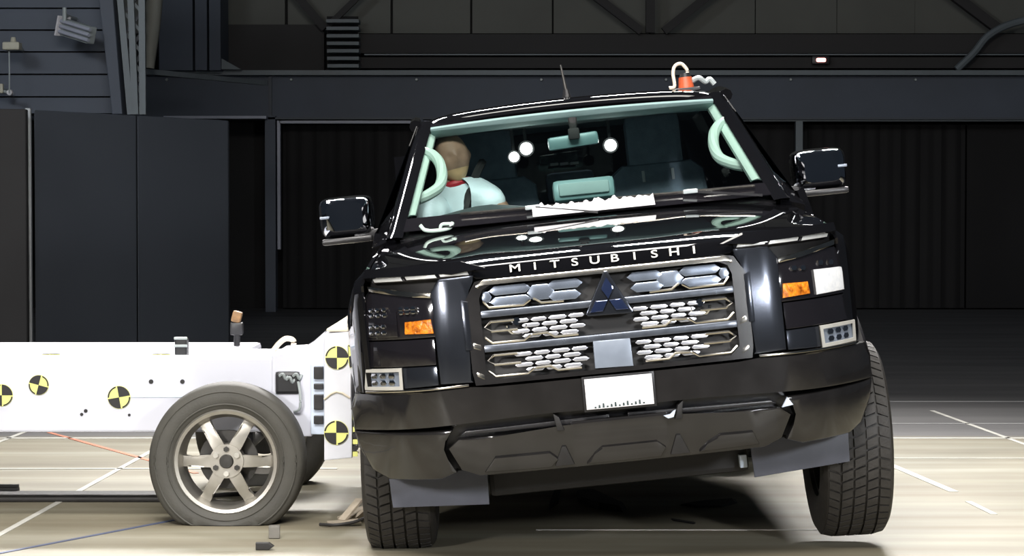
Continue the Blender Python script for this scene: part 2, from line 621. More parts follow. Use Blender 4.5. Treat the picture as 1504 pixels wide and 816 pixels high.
# sliding panels on the left, turned away slightly
def panel(x0, x1, yt0, yt1, Y0_, Y1_, m, zb=.03):
    a, c = at(x0, yt0, Y0_), at(x1, yt1, Y1_)
    b_ = bmesh.new()
    t = Vector((0, .08, 0))
    v = [b_.verts.new(p) for p in (Vector((a.x, a.y, zb)), Vector((c.x, c.y, zb)), c, a)]
    w = [b_.verts.new(p.co + t) for p in v]
    b_.faces.new(v)
    b_.faces.new(w[::-1])
    for i in range(4):
        b_.faces.new((v[i], w[i], w[(i + 1) % 4], v[(i + 1) % 4]))
    bmesh.ops.bevel(b_, geom=b_.edges[:], offset=.008, segments=1, affect='EDGES')
    return obj('sliding_panel', b_, m, None, None)


tag(panel(-900, 38, 150, 160, 15.6, 17.6, 'hall_brown'), 'black grey sliding panel at the edge, before the pale post', 'panel', 'sliding panels')
tag(panel(50, 199.5, 161, 169.5, 18.0, 19.1, 'hall_panel'), 'dark blue grey sliding panel right after the pale post', 'panel', 'sliding panels')
tag(panel(201.5, 335, 169.5, 177, 19.1, 20.2, 'hall_panel'), 'dark blue grey sliding panel ending at the dark recess', 'panel', 'sliding panels')
pp = empty('panel_post', (at(43, 400, 17.8).x, 17.8, 0))
tag(pp, 'pale slim metal post between two dark sliding panels', 'post')
b = bmesh.new()
add_box(b, (0, 0, 1.085), (.045, .05, 2.17), None, .006)
obj('post', b, 'post_pale', pp, None)
b = bmesh.new()
add_box(b, (0, 0, .01), (.12, .12, .02))
obj('foot_plate', b, 'post_pale', pp, None)
tl = struct(rect('trim_7', 240, 170, 391, 174, YB - 1.2, .2, 'frame_pale'), 'pale lintel edge above the dark recess')


# lamps on the siding wall
def on_root(root, name, bm_, m, sharp=35):
    return obj(name, bm_, m, root, sharp)


fl = empty('strip_floodlight', at(112, 45, YS - .5))
tag(fl, 'grey ribbed strip floodlight hung slanting on the siding wall', 'lamp')
rt = (at(148, 58, YS - .8) - at(90, 40, YS - .5)).to_track_quat('X', 'Z').to_matrix()
b = bmesh.new()
add_box(b, (0, .05, 0), (.40, .10, .16), rt, .01)
on_root(fl, 'housing', b, 'fixture_grey', None)
for k in range(3):
    b = bmesh.new()
    off = rt @ Vector((.01, -.03, -.05 + k * .05))
    d = rt @ Vector((.2, 0, 0))
    add_cyl(b, off - d, off + d, .018, .018, 10)
    on_root(fl, 'tube', b, 'frame_pale')
b = bmesh.new()
add_box(b, rt @ Vector((-.21, .02, 0)), (.02, .16, .19), rt, .005)
on_root(fl, 'end_cap', b, 'plate_white', None)
b = bmesh.new()
add_cyl(b, (-.12, .05, .08), (-.12, .05, .22), .02, .02, 8)
add_cyl(b, (-.12, .05, .15), (-.10, .5, .15), .02, .02, 8)
on_root(fl, 'bracket', b, 'fixture_grey')
cl2 = empty('hanging_camera', at(18, 68, YS - .4))
tag(cl2, 'small cream camera box on the siding wall with a cable hanging down', 'camera')
b = bmesh.new()
add_box(b, (0, 0, 0), (.16, .14, .075), None, .015)
on_root(cl2, 'housing', b, 'fixture_cream', None)
b = bmesh.new()
add_cyl(b, (.01, 0, .03), (.01, 0, .085), .03, .02, 10)
on_root(cl2, 'knob', b, 'fixture_cream')
b = bmesh.new()
add_tube(b, [(-.03, 0, -.03), (-.028, 0, -.2), (-.03, 0, -.44)], .007, 6)
on_root(cl2, 'cable', b, 'fixture_grey')
b = bmesh.new()
add_cyl(b, (0, .04, 0), (0, .48, .0), .02, .02, 8)
on_root(cl2, 'bracket', b, 'fixture_grey')
wl2 = empty('wall_lamp', at(10, 136, YS - .3))
tag(wl2, 'small bright lamp on an elbow bracket at the end of the hanging cable', 'lamp')
b = bmesh.new()
add_cyl(b, (.035, 0, 0), (.035, -.05, 0), .03, .026, 12)
on_root(wl2, 'lamp_head', b, 'plate_white')
b = bmesh.new()
add_tube(b, [(.02, .01, .0), (-.06, .03, .02), (-.07, .4, .05)], .014, 8)
on_root(wl2, 'bracket', b, 'fixture_grey')
b = bmesh.new()
add_box(b, (-.06, .02, .04), (.05, .06, .09), None, .01)
on_root(wl2, 'junction_box', b, 'fixture_cream', None)
ex = empty('warning_light', at(1206, 88, YB - .6))
tag(ex, 'small glowing red and white light on the dark rail', 'light')
b = bmesh.new()
add_box(b, (0, 0, 0), (.13, .05, .055), None, .02)
on_root(ex, 'glowing_lens', b, 'red_glow')
b = bmesh.new()
add_box(b, (0, .06, 0), (.24, .08, .11), None, .02)
on_root(ex, 'housing', b, 'device_black')

# ------------------------------------------------------------------ the pickup truck
ROLL = R(5.8)
TX, TY = .444, 7.8
truck = empty('pickup_truck', (TX, TY, 0), (0, -ROLL, 0))
tag(truck, 'black pickup truck struck by the white barrier trolley and leaning over', 'truck')
SIDES = (-1, 1)


def F(u, w):
    """depth of the nose at lateral u and height w"""
    a = abs(u)
    v = .10 * a * a + 2.2 * max(0, a - .6) ** 2
    if w > .75:
        v += (w - .75) * .10
    if w < .58:
        v += (.58 - w) * .28
    return v


def nose(bm, pts, off, th, bevel=0.0, step=.035):
    """a panel of the nose: outline in (u, w), front face off behind the nose surface, th thick"""
    poly_prism(bm, pts, 0.0, th, bevel)
    us = [p[0] for p in pts]
    k = math.ceil(min(us) / step)
    while k * step < max(us):
        bmesh.ops.bisect_plane(bm, geom=bm.verts[:] + bm.edges[:] + bm.faces[:], plane_co=(k * step, 0, 0), plane_no=(1, 0, 0), dist=1e-5)
        k += 1
    for v in bm.verts:
        v.co.y += F(v.co.x, v.co.z) + off
    bmesh.ops.triangulate(bm, faces=[f for f in bm.faces if len(f.verts) > 4])


def npanel(name, pts, off, th, m, parent=None, bevel=0.004, sharp=30):
    b_ = bmesh.new()
    nose(b_, pts, off, th, bevel)
    return obj(name, b_, m, parent or truck, sharp)


def mir(pts, s):
    return [(p[0] * s, p[1]) for p in pts]


def nring(name, outer, inner, off, th, m, parent, sharp=30):
    """ring panel between two outlines with the same number of points"""
    b_ = bmesh.new()
    n = len(outer)
    lay = []
    for pts, y in ((outer, 0), (inner, 0), (outer, th), (inner, th)):
        lay.append([b_.verts.new((p[0], y, p[1])) for p in pts])
    for i in range(n):
        j = (i + 1) % n
        b_.faces.new((lay[0][i], lay[0][j], lay[1][j], lay[1][i]))
        b_.faces.new((lay[2][j], lay[2][i], lay[3][i], lay[3][j]))
        b_.faces.new((lay[0][j], lay[0][i], lay[2][i], lay[2][j]))
        b_.faces.new((lay[1][i], lay[1][j], lay[3][j], lay[3][i]))
    k = -40
    while k < 40:
        bmesh.ops.bisect_plane(b_, geom=b_.verts[:] + b_.edges[:] + b_.faces[:], plane_co=(k * .035, 0, 0), plane_no=(1, 0, 0), dist=1e-5)
        k += 1
    for v in b_.verts:
        v.co.y += F(v.co.x, v.co.z) + off
    return obj(name, b_, m, parent, sharp)


# --- hood
def hood_w(u, t):
    base = 1.188 + .132 * (t ** .75)
    a = abs(u)
    base -= .03 * (a / .86) ** 4 * t + .012 * (a / .86) ** 2
    base += .005 * math.exp(-((a - .42) / .12) ** 2) * math.sin(PI * min(1, t * 1.05))
    return base


hood_rows = []
NU = 61
for r_ in range(26):
    row = []
    for i in range(NU):
        s = -1 + 2 * i / (NU - 1)
        u = s * .865
        k = 1 if abs(u) < .46 else max(0, 1 - (abs(u) - .46) / .07)
        wl_ = 1.181 - .052 * k
        f0 = F(u, 1.15)
        if r_ == 0:
            p = (u, f0 + .06, wl_)
        elif r_ == 1:
            p = (u, f0 + .028, wl_ + .002)
        elif r_ == 2:
            p = (u, f0 + .026, wl_ + (1.176 - wl_) * .6)
        elif r_ == 3:
            p = (u, f0 + .034, 1.180 - .006 * (abs(u) / .86) ** 2)
        else:
            t = (r_ - 4) / 21
            v0 = f0 + .052
            v1 = 1.16 + .10 * (abs(u) / .86) ** 2
            uu = u * (1 - .03 * t)
            p = (uu, v0 + (v1 - v0) * t, hood_w(u, t))
        row.append(p)
    hood_rows.append(row)
hood = grid_obj('hood', hood_rows, 'black_paint', truck, .018, 40)
# letters on the hood lip
word = 'MITSUBISHI'
for i, ch in enumerate(word):
    cu = bpy.data.curves.new('letter_curve', 'FONT')
    cu.body = ch
    cu.size = .052
    cu.extrude = .003
    cu.offset = .0006
    cu.align_x = 'CENTER'
    cu.align_y = 'CENTER'
    t_ = bpy.data.objects.new('letter_tmp', cu)
    COL.objects.link(t_)
    dg = bpy.context.evaluated_depsgraph_get()
    me = bpy.data.meshes.new_from_object(t_.evaluated_get(dg))
    bpy.data.objects.remove(t_)
    u = -.318 + i * .0722
    for v in me.vertices:
        x, y, z = v.co
        v.co = (u + x * 1.12, F(u, 1.15) + .017 - z, 1.157 + y * .74)
    me.materials.clear()
    link_mesh('letter', me, 'letter_silver', hood, None)

# --- nose base and bumper
base = npanel('nose_base', [(-.93, .45), (.93, .45), (.93, .80), (.90, 1.0), (.86, 1.17), (-.86, 1.17), (-.90, 1.0), (-.93, .80)], .075, .03, 'under_black', None, 0)
bump = npanel('front_bumper', [(-.985, .60), (-.62, .617), (-.3, .628), (.3, .628), (.62, .617), (.985, .60), (.988, .69), (.965, .742), (.52, .748), (.45, .742), (-.45, .742), (-.52, .748), (-.965, .742), (-.988, .69)], .004, .09, 'bumper_gloss', None, .014)
for s in SIDES:
    npanel('bumper_corner', mir([(.60, .598), (.655, .53), (.60, .44), (.66, .418), (.86, .418), (.925, .45), (.972, .53), (.986, .598)], s), .010, .10, 'bumper_gloss', bump, .012)
npanel('intake_recess', [(-.64, .52), (.64, .52), (.60, .625), (-.60, .625)], .075, .02, 'black_plastic', bump, 0)
skid = npanel('skid_panel', [(-.585, .445), (-.52, .418), (.52, .418), (.585, .445), (.625, .53), (.585, .562), (.20, .566), (.17, .59), (-.17, .59), (-.20, .566), (-.585, .562), (-.625, .53)], .018, .07, 'bumper_gloss', None, .012)
for pts in ([(-.50, .432), (-.26, .428), (-.23, .455), (-.26, .482), (-.46, .482)], [(-.13, .428), (.14, .428), (.16, .46), (.13, .486), (-.07, .486), (-.10, .46)], [(.28, .430), (.50, .434), (.48, .482), (.36, .484), (.31, .455)]):
    npanel('raised_pad', pts, .006, .03, 'bumper_gloss', skid, .006)
for s in SIDES:
    npanel('notch_insert', mir([(.175, .43), (.245, .43), (.215, .50), (.20, .50)], s), .010, .02, 'under_black', skid, .002)
    npanel('intake_bar', mir([(.03, .578), (.035, .600), (.555, .588), (.575, .574)], s), .040, .03, 'black_plastic', bump, .004)
    npanel('tow_bracket', mir([(.20, .560), (.215, .61), (.235, .625), (.225, .56)], s), .008, .05, 'under_black', bump, .002)
npanel('tow_hook', [(.160, .578), (.175, .567), (.195, .570), (.205, .595), (.196, .592), (.185, .582)], -.006, .02, 'pale_blue', bump, .002)
npanel('tow_hook', [(.590, .562), (.632, .567), (.612, .597)], -.006, .02, 'pale_blue', bump, .002)
npanel('lip_strip', [(-.92, .744), (-.525, .752), (-.525, .760), (-.92, .753)], -.006, .02, 'warm_chrome', bump, .002)
npanel('lip_strip', [(.92, .744), (.525, .752), (.525, .760), (.92, .753)], -.006, .02, 'warm_chrome', bump, .002)

# --- license plate
plate = npanel('license_plate', [(-.113, .628), (.130, .626), (.131, .735), (-.112, .738)], -.016, .012, 'plate_white', None, .003)
for i in range(13):
    x = -.085 + i * .0145
    h = .006 + .005 * ((i * 7) % 3)
    npanel('plate_mark', [(x, .631), (x + .008, .631), (x + .007, .631 + h), (x + .001, .631 + h)], -.0168, .002, 'plate_ink', plate, 0)
npanel('plate_frame', [(-.122, .619), (.139, .617), (.140, .743), (-.121, .746)], -.008, .014, 'black_plastic', plate, .003)

# --- grille
oct_out = [(-.50, .752), (.50, .752), (.508, .80), (.508, 1.06), (.47, 1.122), (.43, 1.130), (-.43, 1.130), (-.47, 1.122), (-.508, 1.06), (-.508, .80)]
oct_in = [(-.425, .768), (.425, .768), (.458, .80), (.458, 1.06), (.445, 1.092), (.41, 1.108), (-.41, 1.108), (-.445, 1.092), (-.458, 1.06), (-.458, .80)]
grille = nring('grille', oct_out, oct_in, .0, .07, 'bumper_gloss', truck)
npanel('grille_backing', [(-.46, .76), (.46, .76), (.46, 1.10), (.41, 1.115), (-.41, 1.115), (-.46, 1.10)], .066, .01, 'under_black', grille, 0)
npanel('top_moulding', [(-.435, 1.112), (.435, 1.112), (.46, 1.098), (.468, 1.106), (.44, 1.127), (-.44, 1.127), (-.468, 1.106), (-.46, 1.098)], -.004, .03, 'warm_chrome', grille, .004)
for z0, z1 in ((.990, 1.016), (.866, .892)):
    npanel('grille_bar', [(-.458, z0), (.458, z0), (.458, z1), (-.458, z1)], .002, .06, 'grille_grey', grille, .006)


def hexa(cx, cz, hw, hh, tip=.022):
    return [(cx - hw, cz), (cx - hw + tip, cz - hh), (cx + hw - tip, cz - hh), (cx + hw, cz), (cx + hw - tip, cz + hh), (cx - hw + tip, cz + hh)]


for s in SIDES:
    # upper row: broad hexagonal plates
    for cx, cz, hw, hh in ((.345, 1.083, .078, .017), (.345, 1.043, .078, .017), (.235, 1.063, .050, .028), (.145, 1.083, .066, .017), (.150, 1.043, .062, .017)):
        npanel('hex_plate', hexa(cx * s, cz, hw, hh), .018, .02, 'hex_panel', grille, .003)
    npanel('hex_plate', hexa(.432 * s, 1.063, .02, .02, .01), .018, .02, 'hex_panel', grille, .003)

    def chev(path, wd=.0065):
        b_ = bmesh.new()
        pp_ = [(p[0] * s, F(p[0], p[1]) + .006, p[1]) for p in path]
        add_tube(b_, pp_, wd * .72, 6)
        obj('chrome_outline', b_, 'warm_chrome', grille)
    chev([(.445, 1.050), (.425, 1.026), (.30, 1.024), (.275, 1.040)])
    chev([(.155, 1.024), (.235, 1.026), (.262, 1.045)])
    # middle and lower rows: pointed chrome outlines
    for zc in (.938, .818):
        chev([(.34, zc + .036), (.425, zc + .036), (.448, zc + .018), (.425, zc + .002), (.33, zc + .002)])
        chev([(.450, zc - .018), (.425, zc - .040), (.31, zc - .040), (.285, zc - .022)])
        chev([(.115, zc - .038), (.200, zc - .038), (.225, zc - .020), (.28, zc - .022)])
    # mesh of short bright bars
    for zc in (.938, .818):
        for r_ in range(4):
            for k in range(4):
                cx = .115 + k * .068 + (.03 if r_ % 2 else 0)
                cz = zc + .030 - r_ * .019
                if cx > .345 or (zc < .9 and cx < .10):
                    continue
                npanel('mesh_bar', hexa(cx * s, cz, .030 + .004 * ((k + r_) % 2), .0072, .009), .014, .014, 'mesh_silver', grille, .002)
    # round horn behind the mesh
    b_ = bmesh.new()
    c0 = Vector((.332 * s, .048, .955))
    add_tube(b_, [c0 + Vector((.034 * math.cos(t), 0, .034 * math.sin(t))) for t in [PI + k * PI / 12 for k in range(13)]], .006, 6)
    add_cyl(b_, c0 + Vector((0, -.002, .012)), c0 + Vector((0, .012, .012)), .014, .018, 12)
    obj('horn', b_, 'chrome', grille)
    npanel('vent_slot', mir([(.468, .875), (.495, .885), (.495, .905), (.468, .895)], s), -.001, .02, 'warm_chrome', grille, .002)
    npanel('vent_slot', mir([(.466, .770), (.492, .785), (.492, .80), (.466, .787)], s), -.001, .02, 'warm_chrome', grille, .002)

# emblem: triangular backing with three diamonds
emb = npanel('emblem', [(-.082, .968), (-.076, .960), (.084, .956), (.090, .964), (.010, 1.116), (-.002, 1.116)], -.012, .05, 'shield_grey', None, .005)


def diamond(px_, pz_, ang, L=.050, W=.028):
    pts = [(0, .0015), (W, L / 2), (0, L), (-W, L / 2)]
    c, s = math.cos(ang), math.sin(ang)
    return [(px_ + a * c - b * s, pz_ + a * s + b * c) for a, b in pts]


for ang in (0, R(120), R(-120)):
    npanel('diamond', diamond(.004, 1.013, ang, .082, .0232), -.022, .014, 'emblem_blue', emb, .005)
npanel('sensor_cover', [(-.068, .772), (.070, .768), (.068, .868), (-.066, .870)], -.004, .05, 'sensor_grey', None, .004)

# --- shield panels, lamps
for s in SIDES:
    sp = npanel('shield_panel', mir([(.506, .762), (.628, .766), (.632, 1.10), (.60, 1.145), (.47, 1.148), (.474, 1.124), (.511, 1.062)], s), .006, .05, 'shield_grey', None, .010)
    npanel('inner_facet', mir([(.500, .88), (.524, .88), (.524, 1.06), (.500, 1.055)], s), -.004, .02, 'shield_grey', sp, .006)
    hl = npanel('headlight', mir([(.628, .938), (.900, .938), (.905, 1.05), (.868, 1.115), (.62, 1.090)], s), .012, .05, 'lamp_dark', None, .006)
    npanel('upper_bezel', mir([(.632, 1.098), (.700, 1.108), (.872, 1.140), (.868, 1.120), (.72, 1.092), (.632, 1.080)], s), .000, .03, 'warm_chrome', hl, .004)
    npanel('projector_lens', mir([(.768, .948), (.892, .950), (.894, 1.036), (.766, 1.040)], s), .002, .03, 'lens_glare' if s > 0 else 'lamp_dark', hl, .006)  # right lens painted white for its bright reflection
    if s < 0:
        for (a0, b0, a1, b1) in ((.80, 1.02, .88, 1.06), (.81, .955, .885, 1.0), (.69, 1.03, .76, 1.055)):
            for i in range(3):
                for j in range(2):
                    x = a0 + (a1 - a0) * (i + .5) / 3
                    z = b0 + (b1 - b0) * (j + .5) / 2
                    npanel('led_reflector', mir(hexa(x, z, .010, .008, .005), s), -.002, .02, 'chrome', hl, .002)
    else:
        for x, z in ((.69, 1.055), (.725, 1.052), (.80, 1.062), (.845, 1.058)):
            npanel('led_reflector', hexa(x, z, .012, .009, .005), .002, .02, 'chrome', hl, .002)
    am = npanel('turn_signal', mir([(.634, .952), (.742, .956), (.738, 1.000), (.640, 1.004)], s), .002, .03, 'amber', hl, .005)
    drl = npanel('daytime_lamp', mir([(.478, 1.146), (.850, 1.148), (.852, 1.180), (.470, 1.178)], s), .014, .03, 'lamp_dark', None, .002)
    for x0, x1 in ((.485, .590), (.603, .715), (.730, .840)):
        npanel('light_bar', mir([(x0, 1.150), (x1, 1.152), (x1 + .012, 1.174), (x0 + .012, 1.174)], s), .006, .02, 'drl_white', drl, .003)
    npanel('lower_lamp_panel', mir([(.636, .838), (.905, .838), (.905, .934), (.634, .934)], s), .020, .04, 'lamp_dark', None, .004)
    fog = nring('fog_light', mir([(.768, .756), (.920, .756), (.924, .832), (.766, .834)], s), mir([(.780, .768), (.908, .768), (.911, .821), (.778, .822)], s), -.004, .04, 'letter_silver', truck)
    npanel('lens', mir([(.778, .766), (.910, .766), (.912, .823), (.776, .824)], s), .014, .02, 'sensor_grey', fog, .002)
    for i in range(3):
        for j in range(2):
            npanel('led_reflector', mir(hexa(.81 + i * .034, .782 + j * .026, .014, .010, .006), s), .006, .012, 'chrome', fog, .002)
    npanel('fog_surround', mir([(.634, .764), (.764, .758), (.764, .834), (.634, .834)], s), .012, .04, 'shield_grey', None, .006)

# --- fenders


def lerp_tab(tab, x):
    if x <= tab[0][0]:
        return tab[0][1]
    for (a, p), (b, q) in zip(tab, tab[1:]):
        if x <= b:
            return p + (q - p) * (x - a) / (b - a)
    return tab[-1][1]


SIDE_T = [(.40, .985), (.72, 1.0), (.85, 1.0), (.95, .985), (1.05, .955), (1.13, .92), (1.20, .885), (1.32, .862)]
AX, ARCH = .85, .445
for s in SIDES:
    rows = []
    nv = 40
    for i in range(nv + 1):
        v = .29 + (1.30 - .29) * i / nv
        t = max(0, (v - .25) / .95)
        top = hood_w(.865, min(1, max(0, (v - .25) / (1.26 - .25)))) - .004
        d = abs(v - AX)
        bot = .385 + math.sqrt(max(0, ARCH ** 2 - d ** 2)) if d < ARCH else .44
        bot = max(bot, .44)
        if v < .43:
            bot = .745
        elif v < .56:
            bot = max(bot, .62)
        row = []
        for j in range(13):
            w = top + (bot - top) * (j / 12)
            u = min(lerp_tab(SIDE_T, w), lerp_tab([(.28, .895), (.36, .93), (.5, .962), (.85, 1.005)], v))
            if i == 0:
                u = .885
            if j == 0:
                u = .868 - .02 * t
            row.append((u * s, v, w))
        rows.append(row)
    fd = grid_obj('fender', rows, 'black_paint', truck, .012, 45)
    # wheel arch moulding
    b_ = bmesh.new()
    pts = [(s * .978, AX + (ARCH + .004) * math.cos(a), .385 + (ARCH + .004) * math.sin(a)) for a in [R(8) + k * R(132) / 24 for k in range(25)]]
    add_tube(b_, pts, .018, 8)
    obj('arch_moulding', b_, 'black_plastic', fd)
    # inner wheel liner
    rows = []
    for a in [R(-5) + k * R(150) / 20 for k in range(21)]:
        rows.append([(s * uu, AX + (ARCH + .02) * math.cos(a), .40 + (ARCH + .0) * math.sin(a)) for uu in (.62, .98)])
    grid_obj('wheel_liner', rows, 'under_black', fd, .01)

# --- cab: windshield and frame
GW0, GW1 = 1.345, 1.768


def gl_half(w):
    return .765 - (w - GW0) * .29


def gl_v(u, w):
    return 1.22 + (w - GW0) * 1.75 - .10 * (1 - (u / .75) ** 2)


rows = []
for j in range(15):
    w = GW0 + (GW1 - GW0) * j / 14
    rows.append([(gl_half(w) * (-1 + i / 15), gl_v(gl_half(w) * (-1 + i / 15), w), w) for i in range(31)])
ws = grid_obj('windshield', rows, 'window_glass', truck, 0, 60)
rows = []
for w in (GW0 - .02, 1.36, 1.376):
    rows.append([(gl_half(w) * (-1 + i / 15), gl_v(gl_half(w) * (-1 + i / 15), w) - .004, w) for i in range(31)])
grid_obj('lower_band', rows, 'lamp_dark', ws, .003, 60)
rows = []
for w in (GW1 - .012, GW1 + .02):
    rows.append([(gl_half(w) * (-1 + i / 15), gl_v(gl_half(w) * (-1 + i / 15), w) - .004, w) for i in range(31)])
grid_obj('upper_band', rows, 'lamp_dark', ws, .003, 60)
# white strip low on the glass, ragged top, added for a lamp bank's reflection
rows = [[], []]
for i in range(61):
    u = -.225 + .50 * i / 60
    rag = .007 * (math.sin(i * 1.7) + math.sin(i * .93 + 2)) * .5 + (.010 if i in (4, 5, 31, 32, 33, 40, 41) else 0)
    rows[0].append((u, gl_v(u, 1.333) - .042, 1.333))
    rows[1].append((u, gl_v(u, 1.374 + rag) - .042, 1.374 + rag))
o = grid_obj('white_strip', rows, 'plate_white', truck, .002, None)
o['label'] = 'ragged white strip for a reflection along the windshield base'
# pillars
for s in SIDES:
    rows = []
    for j in range(13):
        t = j / 12
        w = 1.30 + (1.80 - 1.30) * t
        h = gl_half(w)
        v = gl_v(h, w)
        sec = [(h - .012, v - .004, w), (h + .012, v - .012, w + .004), (h + .045, v + .01, w + .004), (h + .062, v + .05, w), (h + .056, v + .12, w - .01), (h + .01, v + .12, w - .02), (h - .004, v + .03, w - .01), (h - .012, v - .004, w)]
        rows.append([(p[0] * s, p[1], p[2]) for p in sec])
    grid_obj('windshield_pillar', rows, 'black_paint', truck, 0, 45)
# roof
rows = []
for j in range(22):
    row = []
    for i in range(41):
        s = -1 + i / 20
        if j < 5:
            a = (j / 4) * R(80)
            dv, dw = -.05 * math.sin(R(80) - a) , .045 * (math.cos(R(80) - a))
            v = 2.02 + dv
            w = 1.768 + dw
        else:
            t = (j - 5) / 16
            v = 2.05 + 1.30 * t
            w = 1.768 + .048 + .022 * math.sin(PI * min(1, t * 1.1 + .08)) - .05 * max(0, t - .75) * 4 * .5
        hw = .655 + .03 * min(1, j / 6)
        u = s * hw
        v -= .10 * (1 - (u / .70) ** 2) if j < 8 else .10 * (1 - (u / .70) ** 2) * max(0, 1 - (j - 8) / 8)
        w += .022 * (1 - s * s) - .035 * abs(s) ** 10
        row.append((u, v, w))
    rows.append(row)
roof = grid_obj('roof', rows, 'black_paint', truck, .02, 50)
for s in SIDES:
    b_ = bmesh.new()
    pts = spline([(s * .70, 1.98, 1.785), (s * .705, 2.3, 1.815), (s * .705, 2.8, 1.82), (s * .70, 3.3, 1.79)], 6)
    add_tube(b_, pts, .028, 8)
    obj('roof_rail', b_, 'black_paint', truck)
# antenna on the roof front
ant = bmesh.new()
add_cyl(ant, (-.010, 2.05, 1.845), (-.010, 2.06, 1.885), .022, .012, 12)
obj('antenna_base', ant, 'black_plastic', truck)
ant = bmesh.new()
add_cyl(ant, (-.010, 2.06, 1.88), (-.022, 2.10, 2.00), .008, .004, 10)
obj('antenna', ant, 'steel_dark', truck)

# cab sides: doors, pillars, glass
DOOR_T = [(.46, .90), (.60, .935), (.90, .95), (1.10, .935), (1.22, .915), (1.33, .885)]
for s in SIDES:
    for v0, v1 in ((1.30, 2.30), (2.312, 3.32)):
        rows = []
        for i in range(11):
            v = v0 + (v1 - v0) * i / 10
            rows.append([(s * (lerp_tab(DOOR_T, w) + .015 * math.exp(-((w - 1.02) / .03) ** 2)), v, w) for w in [.46 + .87 * k / 14 for k in range(15)]])
        dr = grid_obj('door', rows, 'black_paint', truck, .03, 45)
        b_ = bmesh.new()
        add_box(b_, (s * .965, v0 + .85, 1.14), (.03, .2, .03), None, .01)
        obj('handle', b_, 'mirror_chrome', dr)
        # window glass
        va, vb = (1.36, 2.24) if v0 < 2 else (2.36, 3.16)
        ta, tb = (1.98, 2.24) if v0 < 2 else (2.36, 3.05)
        rows = [[(s * .882, va + (vb - va) * k / 6, 1.33) for k in range(7)], [(s * .692, ta + (tb - ta) * k / 6, 1.785) for k in range(7)]]
        grid_obj('side_glass', rows, 'dark_glass', dr, .004)
    for (va, vb, ta, tb) in ((2.24, 2.37, 2.24, 2.37), (3.16, 3.34, 3.05, 3.34)):
        b_ = bmesh.new()
        q = [(s * .89, va, 1.32), (s * .89, vb, 1.32), (s * .695, tb, 1.80), (s * .695, ta, 1.80)]
        k = [Vector(p) - Vector((s * .035, 0, 0)) for p in q]
        a = [b_.verts.new(p) for p in q]
        c = [b_.verts.new(p) for p in k]
        b_.faces.new(a)
        b_.faces.new(c[::-1])
        for i in range(4):
            b_.faces.new((a[i], c[i], c[(i + 1) % 4], a[(i + 1) % 4]))
        obj('side_pillar', b_, 'black_paint', truck, None)
    # cowl corner between fender, pillar and door
    b_ = bmesh.new()
    q = [(s * .80, 1.20, 1.30), (s * .90, 1.22, 1.27), (s * .895, 1.42, 1.33), (s * .80, 1.50, 1.44), (s * .76, 1.26, 1.36)]
    a = [b_.verts.new(p) for p in q]
    b_.faces.new(a)
    g_ = bmesh.ops.extrude_face_region(b_, geom=b_.faces[:])
    for v in [e for e in g_['geom'] if isinstance(e, bmesh.types.BMVert)]:
        v.co += Vector((0, .05, -.06))
    obj('cowl_corner', b_, 'black_paint', truck, 30)
    # sill and step
    b_ = bmesh.new()
    add_box(b_, (s * .86, 2.3, .42), (.12, 2.0, .09), None, .02)
    obj('side_sill', b_, 'black_plastic', truck, None)
# windshield base cowl
rows = []
for j, (dv, w) in enumerate(((-.06, 1.305), (-.02, 1.318), (.03, 1.335), (.06, 1.30))):
    rows.append([(.78 * (-1 + i / 12), 1.16 + .08 * (abs(-1 + i / 12)) ** 2 + dv + .02, w - .012 * abs(-1 + i / 12) ** 2) for i in range(25)])
grid_obj('cowl_panel', rows, 'black_plastic', truck, .008)
for s, (x0, x1) in ((1, (.70, .10)), (-1, (.02, -.52))):
    wp = bmesh.new()
    pts = []
    for k in range(9):
        u = x0 + (x1 - x0) * k / 8
        w = 1.366 + .008 * (k / 8)
        pts.append((u, gl_v(u, w) - .03, w))
    add_tube(wp, pts, .007, 6)
    o = obj('wiper', wp, 'warm_chrome', truck)
    b_ = bmesh.new()
    um = x0 + (x1 - x0) * .45
    add_bar(b_, (x0 + .02, gl_v(x0, 1.33) - .05, 1.325), (um, gl_v(um, 1.37) - .035, 1.371), .012, .010)
    obj('wiper_arm', b_, 'black_plastic', o, None)
    b_ = bmesh.new()
    add_box(b_, (um, gl_v(um, 1.37) - .036, 1.371), (.06, .02, .018), None, .004)
    obj('blade_clip', b_, 'fixture_grey', o, None)
# pale ring and hose at the cowl end
b_ = bmesh.new()
add_tube(b_, spline([(-.69, 1.17, 1.345), (-.67, 1.165, 1.322), (-.62, 1.15, 1.316), (-.57, 1.15, 1.322), (-.555, 1.16, 1.342)], 5), .008, 8)
add_tube(b_, spline([(-.61, 1.15, 1.316), (-.60, 1.15, 1.338), (-.565, 1.155, 1.338)], 5), .007, 8)
obj('cowl_hose', b_, 'trim_mint', truck)

